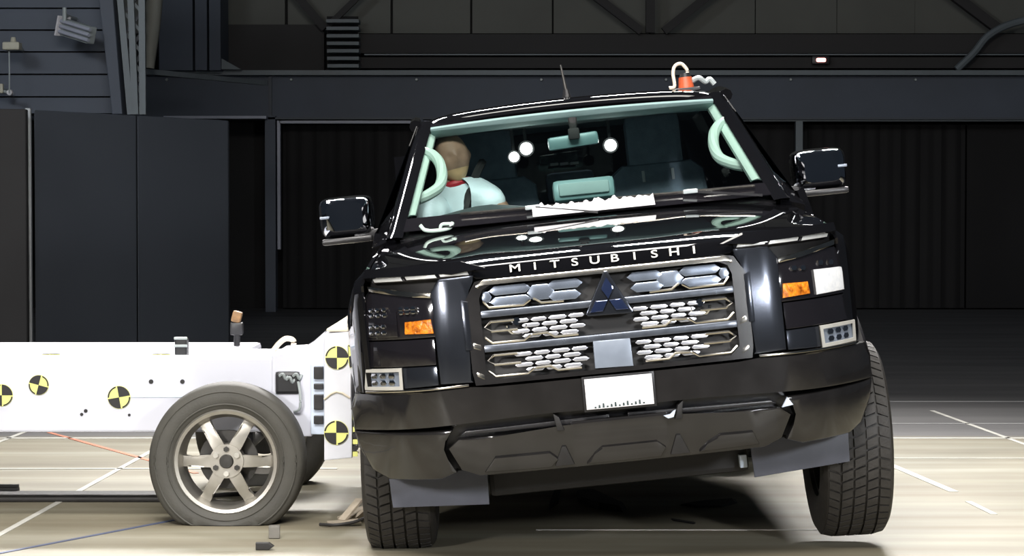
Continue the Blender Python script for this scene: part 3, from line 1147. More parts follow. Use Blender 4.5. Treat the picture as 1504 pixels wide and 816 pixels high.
# cab back wall and bed
b_ = bmesh.new()
for x0, x1, z0, z1 in ((-.92, .92, .5, 1.36), (-.72, .72, 1.70, 1.80), (-.88, -.60, 1.36, 1.70), (.60, .88, 1.36, 1.70)):
    add_box(b_, ((x0 + x1) / 2, 3.36, (z0 + z1) / 2), (x1 - x0, .05, z1 - z0))
cb = obj('cab_rear', b_, 'black_paint', truck, None)
b_ = bmesh.new()
add_box(b_, (0, 3.35, 1.53), (1.22, .01, .36))
obj('rear_glass', b_, 'dark_glass', cb, None)
bd = bmesh.new()
add_box(bd, (0, 4.18, .72), (1.5, 1.50, .05))
bed = obj('cargo_bed', bd, 'under_black', truck, None)
for s in SIDES:
    rows = []
    for i in range(25):
        v = 3.42 + 1.53 * i / 24
        d = abs(v - 3.98)
        bot = max(.50, .385 + math.sqrt(max(0, .44 ** 2 - d * d)) if d < .44 else .50)
        rows.append([(s * lerp_tab(DOOR_T, bot + (1.30 - bot) * k / 8), v, bot + (1.30 - bot) * k / 8) for k in range(9)])
    grid_obj('bed_side', rows, 'black_paint', bed, .06)
for v in (3.43, 4.93):
    b_ = bmesh.new()
    add_box(b_, (0, v, .99), (1.84, .04, .60), None, .008)
    obj('bed_wall', b_, 'black_paint', bed, None)

# interior shell
b_ = bmesh.new()
add_box(b_, (0, 2.35, .60), (1.76, 2.0, .04))
obj('cab_floor', b_, 'interior_dark', truck, None)
rows = []
for j in range(9):
    t = j / 8
    v = 1.25 + .55 * t
    row = []
    for i in range(25):
        s = -1 + i / 12
        u = s * (.74 + .08 * t)
        w = 1.335 + .028 * math.sin(PI * min(1, t * 1.1)) + .045 * math.exp(-((u + .42) / .19) ** 2) * math.exp(-((v - 1.58) / .14) ** 2)
        row.append((u, v - .09 * (1 - s * s) * (1 - t), w))
    rows.append(row)
rows.append([(p[0], 1.84, 1.20) for p in rows[-1]])
rows.append([(p[0], 1.78, .95) for p in rows[-1]])
dash = grid_obj('dashboard', rows, 'dash_grey', truck, .01)
b_ = bmesh.new()
add_box(b_, (.006, 1.49, 1.425), (.265, .05, .095), Matrix.Rotation(R(-14), 3, 'X'), .022)
o = obj('dash_display', b_, 'display_teal', truck)
b_ = bmesh.new()
add_box(b_, (.006, 1.46, 1.430), (.215, .02, .055), Matrix.Rotation(R(-14), 3, 'X'), .009)
obj('display_back', b_, 'headliner', o)
# steering wheel
stw = bmesh.new()
rm = Matrix.Rotation(R(-25), 3, 'X')
cw = Vector((-.42, 1.86, 1.22))
add_tube(stw, [cw + rm @ Vector((.185 * math.cos(a), 0, .185 * math.sin(a))) for a in [2 * PI * k / 28 for k in range(28)]], .014, 8, True)
o = obj('steering_wheel', stw, 'interior_dark', truck)
b_ = bmesh.new()
add_box(b_, cw, (.15, .05, .12), rm, .02)
add_bar(b_, cw - rm @ Vector((.17, 0, 0)), cw + rm @ Vector((.17, 0, 0)), .02, .04)
obj('hub', b_, 'interior_dark', o, None)
# rear view mirror
b_ = bmesh.new()
add_box(b_, (-.008, 1.83, 1.645), (.225, .035, .058), Matrix.Rotation(R(-3), 3, 'Y'), .015)
rv = obj('cabin_mirror', b_, 'display_teal', truck)
b_ = bmesh.new()
add_box(b_, (-.003, 1.79, 1.675), (.05, .05, .05), None, .01)
add_cyl(b_, (-.003, 1.79, 1.68), (-.003, 1.80, 1.745), .014, .02, 8)
obj('mirror_stalk', b_, 'interior_dark', rv)
# headliner and mint pillar trims with grab handles
rows = []
for v, dw in ((1.905, -.004), (1.94, -.035), (2.0, -.040), (2.6, -.015), (3.2, -.03)):
    rows.append([(.63 * (-1 + i / 10), v - (.09 * (1 - (-1 + i / 10) ** 2) if v < 2.1 else 0), 1.775 + dw + .012 * (1 - (-1 + i / 10) ** 2)) for i in range(21)])
grid_obj('headliner', rows, 'headliner', truck, .012)
for s in SIDES:
    rows = []
    for j in range(11):
        t = j / 10
        w = 1.385 + (1.755 - 1.385) * t
        h = gl_half(w)
        v = gl_v(h, w) + .035
        rows.append([(s * (h - .000), v, w), (s * (h - .022), v + .01, w + .006), (s * (h - .040), v + .035, w + .004), (s * (h - .042), v + .07, w)])
    tm = grid_obj('pillar_trim', rows, 'trim_mint', truck, .006)
    b_ = bmesh.new()
    hp = spline([(.668, 1.80, 1.665), (.625, 1.76, 1.640), (.600, 1.72, 1.600), (.595, 1.68, 1.545), (.612, 1.64, 1.500), (.660, 1.60, 1.470), (.705, 1.575, 1.455)], 5)
    add_tube(b_, [(p.x * s, p.y, p.z) for p in hp], .024, 10)
    obj('grab_handle', b_, 'trim_mint', tm)
# seats
for s in SIDES:
    rows = []
    st = empty('seat', (s * .40, 2.30, .62), (0, 0, 0), truck)
    b_ = bmesh.new()
    add_box(b_, (0, -.12, .10), (.50, .52, .16), None, .05)
    obj('cushion', b_, 'seat_cloth', st)
    b_ = bmesh.new()
    poly_prism(b_, [(-.23, .22), (.23, .22), (.245, .60), (.22, .86), (.165, .905), (-.165, .905), (-.22, .86), (-.245, .60)], 0, .13, .03)
    for v in b_.verts:
        v.co.y += .12 + (v.co.z - .22) * .22
    obj('backrest', b_, 'seat_cloth', st)
    b_ = bmesh.new()
    add_box(b_, (0, .36, 1.0), (.27, .10, .27), Matrix.Rotation(R(-8), 3, 'X'), .035)
    obj('headrest', b_, 'seat_cloth', st)
    for x in (-.07, .07):
        b_ = bmesh.new()
        add_cyl(b_, (x, .34, .88), (x, .35, .98), .007, .007, 8)
        obj('headrest_post', b_, 'mirror_chrome', st)
    if s > 0:
        for x in (-.07, .07):
            b_ = bmesh.new()
            add_box(b_, (x, .245, .845), (.014, .006, .055), Matrix.Rotation(R(-12), 3, 'X'), .002)
            obj('white_tag', b_, 'tag_white', st, None)
# rear bench
b_ = bmesh.new()
add_box(b_, (0, 3.12, 1.10), (1.36, .14, .56), Matrix.Rotation(R(-8), 3, 'X'), .04)
rb = obj('rear_bench', b_, 'interior_dark', truck)
for x in (-.42, 0, .42):
    b_ = bmesh.new()
    add_box(b_, (x, 3.20, 1.46), (.24, .09, .15), None, .03)
    obj('headrest', b_, 'seat_cloth', rb)
b_ = bmesh.new()
for k in range(3):
    add_box(b_, (-.075 + k * .05, 3.05, 1.575 - .002 * k), (.042, .012, .014), None, .003)
obj('stop_lamp_strip', b_, 'tag_white', truck, None)

# mirrors
for s in SIDES:
    mr_ = empty('door_mirror', (s * .93, 1.5, 1.38), (0, 0, 0), truck)
    b_ = bmesh.new()
    nr = []
    for j in range(9):
        t = j / 8
        y = -.10 + .20 * t
        k = math.sqrt(max(.02, 1 - (1 - t) ** 2.6)) if t < 1 else 1
        cx, cz = .085, .032
        hw, hh = .118 * (.62 + .38 * k), .088 * (.60 + .40 * k)
        ring = []
        for a in range(32):
            th = 2 * PI * a / 32
            c_, s_ = math.cos(th), math.sin(th)
            e = .38
            ring.append((s * (cx + hw * math.copysign(abs(c_) ** e, c_)), y + .02 * c_, cz + hh * math.copysign(abs(s_) ** e, s_)))
        nr.append([b_.verts.new(p) for p in ring])
    for A, B in zip(nr, nr[1:]):
        for a in range(32):
            b_.faces.new((A[a], A[(a + 1) % 32], B[(a + 1) % 32], B[a]))
    b_.faces.new(nr[0])
    b_.faces.new(nr[-1][::-1])
    hs = obj('mirror_housing', b_, 'mirror_chrome', mr_, 40)
    b_ = bmesh.new()
    add_box(b_, (s * .085, .00, -.068), (.215, .15, .028), None, .012)
    obj('lower_cover', b_, 'black_plastic', mr_)
    b_ = bmesh.new()
    poly_prism(b_, [(s * -.06, -.085), (s * .05, -.075), (s * .06, -.04), (s * -.05, -.03)], -.04, .05, .01)
    obj('mirror_arm', b_, 'black_plastic', mr_)
    b_ = bmesh.new()
    add_box(b_, (s * .14, -.078, .035), (.10, .016, .012), None, .003)
    obj('repeater_lens', b_, 'sensor_grey', mr_)

# underside
for s in SIDES:
    b_ = bmesh.new()
    poly_prism(b_, mir([(.50, .40), (.875, .43), (.87, .292), (.505, .268)], s), .425, .44, .004)
    obj('air_deflector', b_, 'deflector_grey', truck, 30)
b_ = bmesh.new()
add_box(b_, (0, .62, .335), (1.0, .16, .11), None, .02)
for s in SIDES:
    add_box(b_, (s * .47, 1.9, .48), (.09, 3.2, .12))
    add_bar(b_, (s * .25, .80, .36), (s * .72, .85, .36), .06, .05)
obj('chassis_frame', b_, 'under_black', truck, None)
b_ = bmesh.new()
add_box(b_, (.08, .95, .31), (.70, .55, .05), None, .01)
add_box(b_, (.1, 1.5, .38), (.35, .7, .16), None, .04)
obj('sump_guard', b_, 'steel_dark', truck, None)
b_ = bmesh.new()
add_box(b_, (.475, .52, .325), (.028, .05, .05), None, .004)
obj('tow_eye_bracket', b_, 'pale_blue', truck, None)
b_ = bmesh.new()
add_cyl(b_, (-.66, 3.98, .385), (.66, 3.98, .385), .045, .045, 12)
obj('rear_axle', b_, 'under_black', truck)


# --- truck wheels
def truck_wheel(world_loc, camber, squash):
    w = empty('wheel', (0, 0, 0), (0, 0, 0), truck)
    MW = Matrix.Translation(world_loc) @ Matrix.Rotation(camber, 4, 'Y')
    MT = Matrix.Translation((TX, TY, 0)) @ Matrix.Rotation(-ROLL, 4, 'Y')
    w.matrix_local = MT.inverted() @ MW
    Rt = .385

    def flat(bm_):
        if squash:
            for v in bm_.verts:
                if v.co.z < -(Rt - squash):
                    v.co.z = -(Rt - squash)
    b_ = bmesh.new()
    lathe(b_, [(-.125, .225), (-.138, .26), (-.140, .31), (-.133, .350), (-.122, .368), (-.10, .374), (.10, .374), (.122, .368), (.133, .350), (.140, .31), (.138, .26), (.125, .225)], 72)
    flat(b_)
    obj('tire', b_, 'tire_black', w, 40)
    b_ = bmesh.new()
    n = 58
    for r_ in range(5):
        x0 = -.118 + r_ * .0485
        x1 = x0 + .040
        for k in range(n):
            a0 = 2 * PI * (k + .08 + .25 * (r_ % 2)) / n
            a1 = 2 * PI * (k + .86 + .25 * (r_ % 2)) / n
            sk = .35 * (1 if r_ in (0, 4) else -1) * 2 * PI / n
            vs = []
            for rr in (.370, .386):
                for x, a in ((x0, a0), (x1, a0 + sk), (x1, a1 + sk), (x0, a1)):
                    r2 = rr - (.010 if abs(x) > .11 else 0)
                    vs.append(b_.verts.new((x, r2 * math.cos(a), r2 * math.sin(a))))
            b_.faces.new(vs[4:8])
            for i in range(4):
                b_.faces.new((vs[i], vs[(i + 1) % 4], vs[4 + (i + 1) % 4], vs[4 + i]))
    flat(b_)
    t_ = obj('tread', b_, 'tire_black', w, None)
    b_ = bmesh.new()
    lathe(b_, [(-.11, .228), (-.11, .205), (.0, .19), (.11, .205), (.11, .228)], 48, False)
    add_cyl(b_, (-.03, 0, 0), (.03, 0, 0), .20, .20, 32)
    add_cyl(b_, (-.09, 0, 0), (.09, 0, 0), .06, .06, 20)
    obj('rim', b_, 'steel_dark', w)
    return w


YF = TY + AX
truck_wheel(Vector((-.442, YF, .368)), R(-1.5), .017)
truck_wheel(Vector((1.325, YF, .425)), R(-3.0), 0)
truck_wheel(Vector((-.36, TY + 3.98, .370)), 0, .014)
truck_wheel(Vector((1.25, TY + 3.98, .385)), 0, 0)


# ------------------------------------------------------------------ things on and in the truck
def body_point(u, v, w):
    return Matrix.Translation((TX, TY, 0)) @ Matrix.Rotation(-ROLL, 4, 'Y') @ Vector((u, v, w))


rs = empty('roof_sensor', body_point(.52, 2.16, 1.842), (0, -ROLL, 0))
tag(rs, 'orange roof sensor with a looped pale cable on the truck roof', 'sensor')
b = bmesh.new()
add_cyl(b, (.02, 0, .0), (.02, 0, .05), .036, .030, 16)
obj('orange_body', b, 'sensor_orange', rs)
b = bmesh.new()
add_cyl(b, (.02, 0, .05), (.02, 0, .068), .028, .022, 16)
obj('black_cap', b, 'device_black', rs)
b = bmesh.new()
add_tube(b, spline([(-.06, -.03, .006), (-.035, -.03, .012), (-.035, -.02, .07), (-.022, -.01, .105), (.008, 0, .112), (.03, 0, .085), (.032, 0, .065)], 6), .008, 8)
obj('loop_cable', b, 'cable_beige', rs)
b = bmesh.new()
add_tube(b, spline([(.05, 0, .03), (.08, -.01, .04), (.11, 0, .02), (.13, 0, .03), (.15, 0, .005)], 6), .012, 8)
obj('connector_cable', b, 'fixture_grey', rs)
b = bmesh.new()
add_box(b, (.02, 0, -.008), (.12, .10, .016), None, .004)
obj('base_plate', b, 'device_black', rs, None)


def cab_disc(u, w, v, r, label):  # glowing discs added for the bright spots beside the cabin mirror
    c = empty('cab_disc', body_point(u, v, w), (0, -ROLL, 0))
    tag(c, label, 'lamp', 'glowing discs inside the cab')
    b_ = bmesh.new()
    add_cyl(b_, (0, 0, 0), (0, .05, 0), r * 1.35, r * 1.1, 24)
    obj('housing', b_, 'device_black', c)
    b_ = bmesh.new()
    add_cyl(b_, (0, -.008, 0), (0, .001, 0), r, r, 24)
    obj('glowing_lens', b_, 'disc_glow', c)
    b_ = bmesh.new()
    add_cyl(b_, (0, .03, 0), (.0, .05, 1.728 - w), .008, .008, 8)
    obj('hanger', b_, 'device_black', c)


cab_disc(-.216, 1.636, 1.97, .027, 'larger round white glowing disc on the driver side of the cabin mirror')
cab_disc(-.274, 1.605, 1.98, .022, 'smaller low white glowing disc on the driver side of the cabin mirror')
cab_disc(.161, 1.613, 1.97, .026, 'round white glowing disc on the passenger side of the cabin mirror')


# --- crash test dummy in the driver's seat
def skin(name, nodes, edges, m, parent, levels=2):
    me = bpy.data.meshes.new(name)
    me.from_pydata([n[0] for n in nodes], edges, [])
    o_ = link_mesh(name, me, m, parent, None)
    o_.modifiers.new('skin', 'SKIN').use_smooth_shade = True
    for sv, n in zip(me.skin_vertices[0].data, nodes):
        sv.radius = n[1]
        sv.use_root = False
    me.skin_vertices[0].data[0].use_root = True
    o_.modifiers.new('sub', 'SUBSURF').levels = levels
    o_.modifiers['sub'].render_levels = levels
    dg = bpy.context.evaluated_depsgraph_get()
    m2 = bpy.data.meshes.new_from_object(o_.evaluated_get(dg))
    o_.modifiers.clear()
    o_.data = m2
    m2.polygons.foreach_set('use_smooth', [True] * len(m2.polygons))
    return o_


dm = empty('crash_test_dummy', body_point(-.46, 2.18, .90), (0, -ROLL, 0))
tag(dm, 'crash test dummy in a pale blue shirt leaning on the driver side pillar', 'dummy')
D0 = Vector((-.46, 2.18, .90))


def dl(u, v, w):
    return tuple(Vector((u, v, w)) - D0)


body_nodes = [
    (dl(-.44, 2.16, .92), (.15, .13)), (dl(-.47, 2.15, 1.12), (.14, .11)), (dl(-.52, 2.13, 1.32), (.16, .11)), (dl(-.545, 2.10, 1.43), (.12, .09)),
    (dl(-.55, 2.08, 1.50), (.058, .058)), (dl(-.552, 2.06, 1.56), (.055, .055)),
    (dl(-.415, 2.08, 1.435), (.075, .075)), (dl(-.36, 1.93, 1.36), (.055, .055)), (dl(-.34, 1.84, 1.31), (.042, .042)), (dl(-.30, 1.83, 1.33), (.035, .03)),
    (dl(-.665, 2.06, 1.40), (.075, .075)), (dl(-.68, 1.94, 1.33), (.055, .055)), (dl(-.60, 1.85, 1.28), (.042, .042)), (dl(-.57, 1.83, 1.29), (.035, .03)),
    (dl(-.35, 2.0, .88), (.085, .085)), (dl(-.33, 1.75, .95), (.068, .068)), (dl(-.33, 1.60, .72), (.05, .05)),
    (dl(-.54, 2.0, .88), (.085, .085)), (dl(-.55, 1.75, .95), (.068, .068)), (dl(-.55, 1.60, .72), (.05, .05))]
body_edges = [(0, 1), (1, 2), (2, 3), (3, 4), (4, 5), (3, 6), (6, 7), (7, 8), (8, 9), (3, 10), (10, 11), (11, 12), (12, 13), (0, 14), (14, 15), (15, 16), (0, 17), (17, 18), (18, 19)]
bodyo = skin('body', body_nodes, body_edges, 'dummy_skin', dm)
sh_nodes = [
    (dl(-.44, 2.16, .98), (.165, .145)), (dl(-.47, 2.15, 1.12), (.155, .125)), (dl(-.52, 2.13, 1.32), (.175, .125)), (dl(-.54, 2.10, 1.425), (.12, .10)),
    (dl(-.455, 2.07, 1.452), (.098, .092)), (dl(-.41, 1.99, 1.43), (.082, .078)), (dl(-.365, 1.90, 1.385), (.062, .060)),
    (dl(-.655, 2.03, 1.42), (.085, .085)), (dl(-.675, 1.93, 1.37), (.072, .072)), (dl(-.66, 1.86, 1.33), (.066, .060))]
sh_edges = [(0, 1), (1, 2), (2, 3), (3, 4), (4, 5), (5, 6), (3, 7), (7, 8), (8, 9)]
shirt = skin('shirt', sh_nodes, sh_edges, 'shirt_blue', dm)
# head: cranium, jaw, brow, nose, ears
b = bmesh.new()
bmesh.ops.create_uvsphere(b, u_segments=40, v_segments=28, radius=1)
for v in b.verts:
    x, y, z = v.co
    sx, sy, sz = .078, .098, .118
    if z < -.1:
        k = min(1, (-z - .1) / .8)
        sx *= 1 - .26 * k
        sy *= 1 - .12 * k
        if y < 0:
            y -= .12 * k
    front = max(0, -y)
    nose_ = math.exp(-((x / .16) ** 2 + ((z + .12) / .22) ** 2)) * (front > .5)
    brow = math.exp(-(((z - .22) / .12) ** 2)) * math.exp(-(x / .6) ** 2) * (front > .4)
    eye = sum(math.exp(-(((x - e) / .17) ** 2 + ((z - .06) / .11) ** 2)) for e in (-.36, .36)) * (front > .4)
    mouth = math.exp(-((x / .32) ** 2 + ((z + .52) / .06) ** 2)) * (front > .4)
    y -= .24 * nose_ + .07 * brow - .12 * eye - .06 * mouth
    ear = math.exp(-((y / .16) ** 2 + ((z - .0) / .22) ** 2)) * (abs(x) > .8)
    x += math.copysign(.14 * ear, x)
    v.co = (x * sx, y * sy, z * sz)
for f_ in b.faces:
    f_.material_index = 1 if f_.calc_center_median().z < -.052 else 0
Mh = Matrix.Translation(dl(-.552, 2.04, 1.628)) @ Matrix.Rotation(R(-9), 4, 'Y') @ Matrix.Rotation(R(12), 4, 'Z')
bmesh.ops.transform(b, matrix=Mh, verts=b.verts[:])
obj('head', b, ['dummy_skin', 'dummy_chin'], dm, 60)
b = bmesh.new()
add_tube(b, [dl(-.552 + .062 * math.cos(a), 2.065 + .062 * math.sin(a), 1.513 + .012 * math.cos(a)) for a in [2 * PI * k / 20 for k in range(20)]], .016, 8, True)
obj('red_collar', b, 'dummy_red', dm)
b = bmesh.new()
add_tube(b, spline([dl(-.42, 2.17, 1.60), dl(-.455, 2.06, 1.54), dl(-.50, 1.985, 1.43), dl(-.53, 1.99, 1.25)], 6), .020, 6)
obj('seat_belt', b, 'interior_dark', dm)

# ------------------------------------------------------------------ the barrier trolley
ty = empty('barrier_trolley', (-1.209, 9.8, 0))
tag(ty, 'white test trolley with alloy wheels carrying the barrier block', 'trolley')
T0 = Vector(ty.location)


def tl_(p):
    return Vector(p) - T0


def tpart(name, bm_, m, parent=None, sharp=None):
    for v in bm_.verts:
        v.co -= T0
    return obj(name, bm_, m, parent or ty, sharp)


YN = 9.45
b = bmesh.new()
add_box(b, (-2.85, 9.76, .5285), (3.86, .62, .325), None, .010)
beam = tpart('chassis_beam', b, 'trolley_white')
b = bmesh.new()
add_box(b, (-2.85, YN + .03, .692), (3.84, .05, .012), None, .003)
tpart('top_edge', b, 'pale_blue', beam)
# front structure
b = bmesh.new()
P = lambda px, py: at(px, py, YN)
poly_prism(b, [(p.x, p.z) for p in (P(400, 520), P(437, 518), P(462, 500), P(478, 486), P(478, 560), P(458, 640), P(440, 640), P(400, 632))], YN - .02, YN + .62, .006)
tpart('front_gusset', b, 'trolley_white')
b = bmesh.new()
a_, c_ = at(456, 535, 9.38), at(477, 638, 9.38)
add_box(b, ((a_.x + c_.x) / 2, 9.70, (a_.z + c_.z) / 2), (c_.x - a_.x, .62, a_.z - c_.z), None, .004)
mp_ = tpart('mounting_frame', b, 'pale_blue')
for y0, y1 in ((538, 556), (563, 571), (579, 601), (610, 622)):
    b = bmesh.new()
    a_, c_ = at(461, y0, 9.38), at(475, y1, 9.38)
    add_box(b, ((a_.x + c_.x) / 2, 9.385, (a_.z + c_.z) / 2), (c_.x - a_.x, .03, a_.z - c_.z), None, .003)
    tpart('dark_slot', b, 'device_black', mp_)
b = bmesh.new()
a_, c_ = at(404, 545, YN - .02), at(441, 579, YN - .02)
add_box(b, ((a_.x + c_.x) / 2, YN - .018, (a_.z + c_.z) / 2), (c_.x - a_.x, .02, a_.z - c_.z), None, .015)
op = tpart('access_hole', b, 'device_black')
b = bmesh.new()
for k in range(3):
    p = at(411 + k * 10, 552 + (k % 2) * 5, YN - .03)
    add_tube(b, spline([p, p + Vector((.015, -.01, .01)), p + Vector((.025, 0, -.012)), p + Vector((.035, .01, .004))], 5), .007, 6)
tpart('wire_bundle', b, 'fixture_grey', op, 40)
b = bmesh.new()
p = at(430, 575, YN - .03)
add_tube(b, spline([at(438, 560, YN - .03), at(441, 580, YN - .05), at(440, 600, YN - .05), at(432, 604, YN - .03)], 6), .006, 6)
tpart('hanging_wire', b, 'fixture_grey', op, 40)
b = bmesh.new()
add_tube(b, spline([at(402, 514, 9.6), at(410, 504, 9.6), at(420, 497, 9.6), at(431, 500, 9.6), at(430, 512, 9.6)], 6), .012, 8)
tpart('cable_loop', b, 'cable_beige', None, 40)
# camera block on the beam
p = at(267, 522, 9.55)
b = bmesh.new()
add_box(b, p + Vector((0, 0, .035)), (.055, .06, .085), None, .008)
ck = tpart('sensor_box', b, 'device_black')
for dz in (.0, .045, .078):
    b = bmesh.new()
    add_box(b, p + Vector((0, -.032, dz)), (.058, .01, .012), None, .003)
    tpart('clamp_band', b, 'fixture_grey', ck)


def target(parent, px, py, Y, r, rot=0., label=None, top=False):
    """round yellow and black quadrant marker stuck on a face"""
    c = at(px, py, Y)
    t_ = empty('target_marker', (0, 0, 0), (0, 0, 0), parent)
    M = Matrix.Translation(c - T0) if not top else Matrix.Translation(c - T0) @ Matrix.Rotation(R(-90), 4, 'X')
    t_.matrix_local = M
    b_ = bmesh.new()
    add_cyl(b_, (0, -.003, 0), (0, 0, 0), r, r, 32)
    obj('yellow_disc', b_, 'target_yellow', t_, None)
    for q in (0, 1):
        b_ = bmesh.new()
        a0 = rot + q * PI
        pts = [(0, 0)] + [(r * .97 * math.cos(a0 + k * PI / 16), r * .97 * math.sin(a0 + k * PI / 16)) for k in range(9)]
        poly_prism(b_, pts, -.0045, -.003)
        obj('black_quadrant', b_, 'target_black', t_, None)
        b_ = bmesh.new()
        a1 = rot + PI / 2 + q * PI
        arc = [a1 + R(8) + k * R(74) / 8 for k in range(9)]
        pts = [(r * .98 * math.cos(a), r * .98 * math.sin(a)) for a in arc] + [(r * .86 * math.cos(a), r * .86 * math.sin(a)) for a in arc[::-1]]
        poly_prism(b_, pts, -.0045, -.003)
        obj('black_arc', b_, 'target_black', t_, None)
    return t_


target(ty, 57, 565, YN - .001, .044, R(75))
target(ty, 175, 583, YN - .001, .050, R(10))
target(ty, 3, 580, YN - .001, .048, R(0))
target(ty, 75, 516.5, 9.62, .040, 0, None, True).location.z = .6915 - T0.z
target(ty, 237, 517, 9.62, .040, 0, None, True).location.z = .6915 - T0.z
for x, y, r in ((222, 560, .010), (268, 560, .010), (120, 608, .007), (126, 603, .008), (190, 609, .006)):
    b = bmesh.new()
    c = at(x, y, YN)
    add_cyl(b, c + Vector((0, -.004, 0)), c + Vector((0, .002, 0)), r, r, 12)
    tpart('bolt_hole', b, 'target_black', beam)
b = bmesh.new()
a_, c_ = at(193, 581.5, YN), at(330, 583, YN)
add_box(b, ((a_.x + c_.x) / 2, YN - .002, (a_.z + c_.z) / 2), (c_.x - a_.x, .004, .005))
tpart('blue_stripe', b, 'pale_blue', beam)

# trolley wheel
RT_, CZ = .332, .268


def trolley_wheel(x, y, side):
    w = empty('wheel', (x - T0.x, y - T0.y, CZ), (0, 0, 0 if side < 0 else PI), ty)

    def flat(bm_):
        for v in bm_.verts:
            lim = -CZ + .002
            if v.co.z < lim:
                v.co.y += math.copysign(.10 * min(1, (lim - v.co.z) / .07) * .35, v.co.y)
                v.co.z = lim
            elif v.co.z < -.12:
                k = (-.12 - v.co.z) / .15
                v.co.y += math.copysign(.010 * k, v.co.y)
                v.co.x *= 1 + .02 * k
    b_ = bmesh.new()
    lathe(b_, [(-.085, .217), (-.103, .232), (-.112, .262), (-.110, .292), (-.100, .314), (-.088, .326), (-.03, .332), (.03, .332), (.088, .326), (.10, .314), (.112, .27), (.103, .232), (.085, .217)], 96, True, 'Y')
    flat(b_)
    t_ = obj('tire', b_, 'tire_grey', w, 50)
    for rr, ya in ((.298, -.109), (.245, -.109)):
        b_ = bmesh.new()
        add_tube(b_, [(rr * math.cos(a), ya, rr * math.sin(a)) for a in [2 * PI * k / 64 for k in range(64)]], .004, 6, True)
        flat(b_)
        obj('sidewall_rib', b_, 'tire_grey', t_)
    b_ = bmesh.new()
    lathe(b_, [(-.092, .224), (-.098, .217), (-.094, .203), (-.070, .192), (-.02, .184), (.07, .19), (.08, .215), (.075, .222), (-.02, .196), (-.07, .205)], 64, True, 'Y')
    rim = obj('rim', b_, 'rim_silver', w, 40)
    for k in range(6):
        a = k * PI / 3
        b_ = bmesh.new()
        c, s = math.cos(a), math.sin(a)
        pts = [(.035, .034), (.095, .020), (.150, .017), (.196, .026), (.196, -.026), (.150, -.017), (.095, -.020), (.035, -.034)]
        poly_prism(b_, pts, -.066, -.028, .006)
        for v in b_.verts:
            x_, z_ = v.co.x, v.co.z
            v.co.y += (.02 if x_ > .15 else -.004) * (1 if x_ > .15 else 0)
            v.co.x, v.co.z = x_ * c - z_ * s, x_ * s + z_ * c
        obj('spoke', b_, 'rim_silver', rim, 30)
    b_ = bmesh.new()
    add_cyl(b_, (0, -.074, 0), (0, -.02, 0), .072, .074, 36)
    obj('hub', b_, 'rim_silver', rim)
    b_ = bmesh.new()
    add_cyl(b_, (0, -.088, 0), (0, -.07, 0), .026, .032, 24)
    obj('hub_cap', b_, 'steel_dark', rim)
    for k in range(6):
        a = k * PI / 3 + PI / 6
        b_ = bmesh.new()
        add_cyl(b_, (.052 * math.cos(a), -.086, .052 * math.sin(a)), (.052 * math.cos(a), -.07, .052 * math.sin(a)), .012, .012, 6)
        obj('lug_nut', b_, 'steel_dark' if k % 2 else 'chrome', rim, None)
    b_ = bmesh.new()
    add_cyl(b_, (0, .0, 0), (0, .02, 0), .125, .125, 36)
    obj('brake_disc', b_, 'steel_dark', rim)
    return w


trolley_wheel(-1.209, 9.27, -1)
trolley_wheel(-1.209, 10.62, 1)
trolley_wheel(-4.0, 9.27, -1)
trolley_wheel(-4.0, 10.62, 1)
b = bmesh.new()
add_cyl(b, (-1.209, 9.3, CZ), (-1.209, 10.6, CZ), .035, .035, 12)
add_cyl(b, (-4.0, 9.3, CZ), (-4.0, 10.6, CZ), .035, .035, 12)
tpart('axle', b, 'steel_dark', None, 40)
b = bmesh.new()
add_box(b, (-1.209, 9.6, .33), (.14, .12, .12), None, .02)
add_box(b, (-1.209, 10.3, .33), (.14, .12, .12), None, .02)
tpart('axle_mount', b, 'device_black')
b = bmesh.new()
add_box(b, (-2.6, 10.25, .55), (2.8, .36, .30), None, .02)
tpart('rear_box', b, 'trolley_white')

# deformable barrier block
bk = empty('barrier_block', (-.742, 9.95, .27))
tag(bk, 'white crushable barrier block pressed against the truck side', 'barrier block')
T1 = T0
T0 = Vector(bk.location)
b = bmesh.new()
a_, c_ = at(476, 487, 9.2), at(517, 674, 9.2)
poly_prism(b, [(p.x, p.z) for p in (at(476, 490, 9.2), at(512, 487, 9.2), at(515, 530, 9.2), at(513, 580, 9.2), at(517, 600, 9.2), at(517, 672, 9.2), at(476, 676, 9.2))], 9.2, 10.75, .006)
blk = tpart('block_core', b, 'barrier_white', bk)
b = bmesh.new()
a_, c_ = at(479, 487, 9.2), at(511, 484, 9.2)
add_box(b, ((a_.x + c_.x) / 2, 9.97, a_.z + .006), (c_.x - a_.x, 1.52, .012), None, .004)
tpart('top_cladding', b, 'barrier_beige', bk)
b = bmesh.new()
add_tube(b, [at(476, 586, 9.195), at(486, 578, 9.195), at(494, 575, 9.195), at(503, 577, 9.195), at(514, 584, 9.195)], .005, 6)
tpart('crease_line', b, 'barrier_beige', blk)
target(bk, 495, 525, 9.198, .050, 0)
target(bk, 494, 635, 9.198, .052, 0)
for k in range(7):
    b = bmesh.new()
    a_ = at(522, 612 + k * 9, 9.22)
    add_box(b, a_, (.020, .02, .020))
    tpart('scale_tape', b, 'target_black' if k % 2 else 'target_yellow', bk)
for k in range(6):
    b = bmesh.new()
    a_ = at(529, 618 + k * 9, 9.24)
    add_box(b, a_, (.014, .03, .016), Matrix.Rotation(R(20 * (k % 3)), 3, 'Y'))
    tpart('honeycomb_flake', b, 'barrier_beige' if k % 2 else 'debris_grey', bk)
T0 = T1

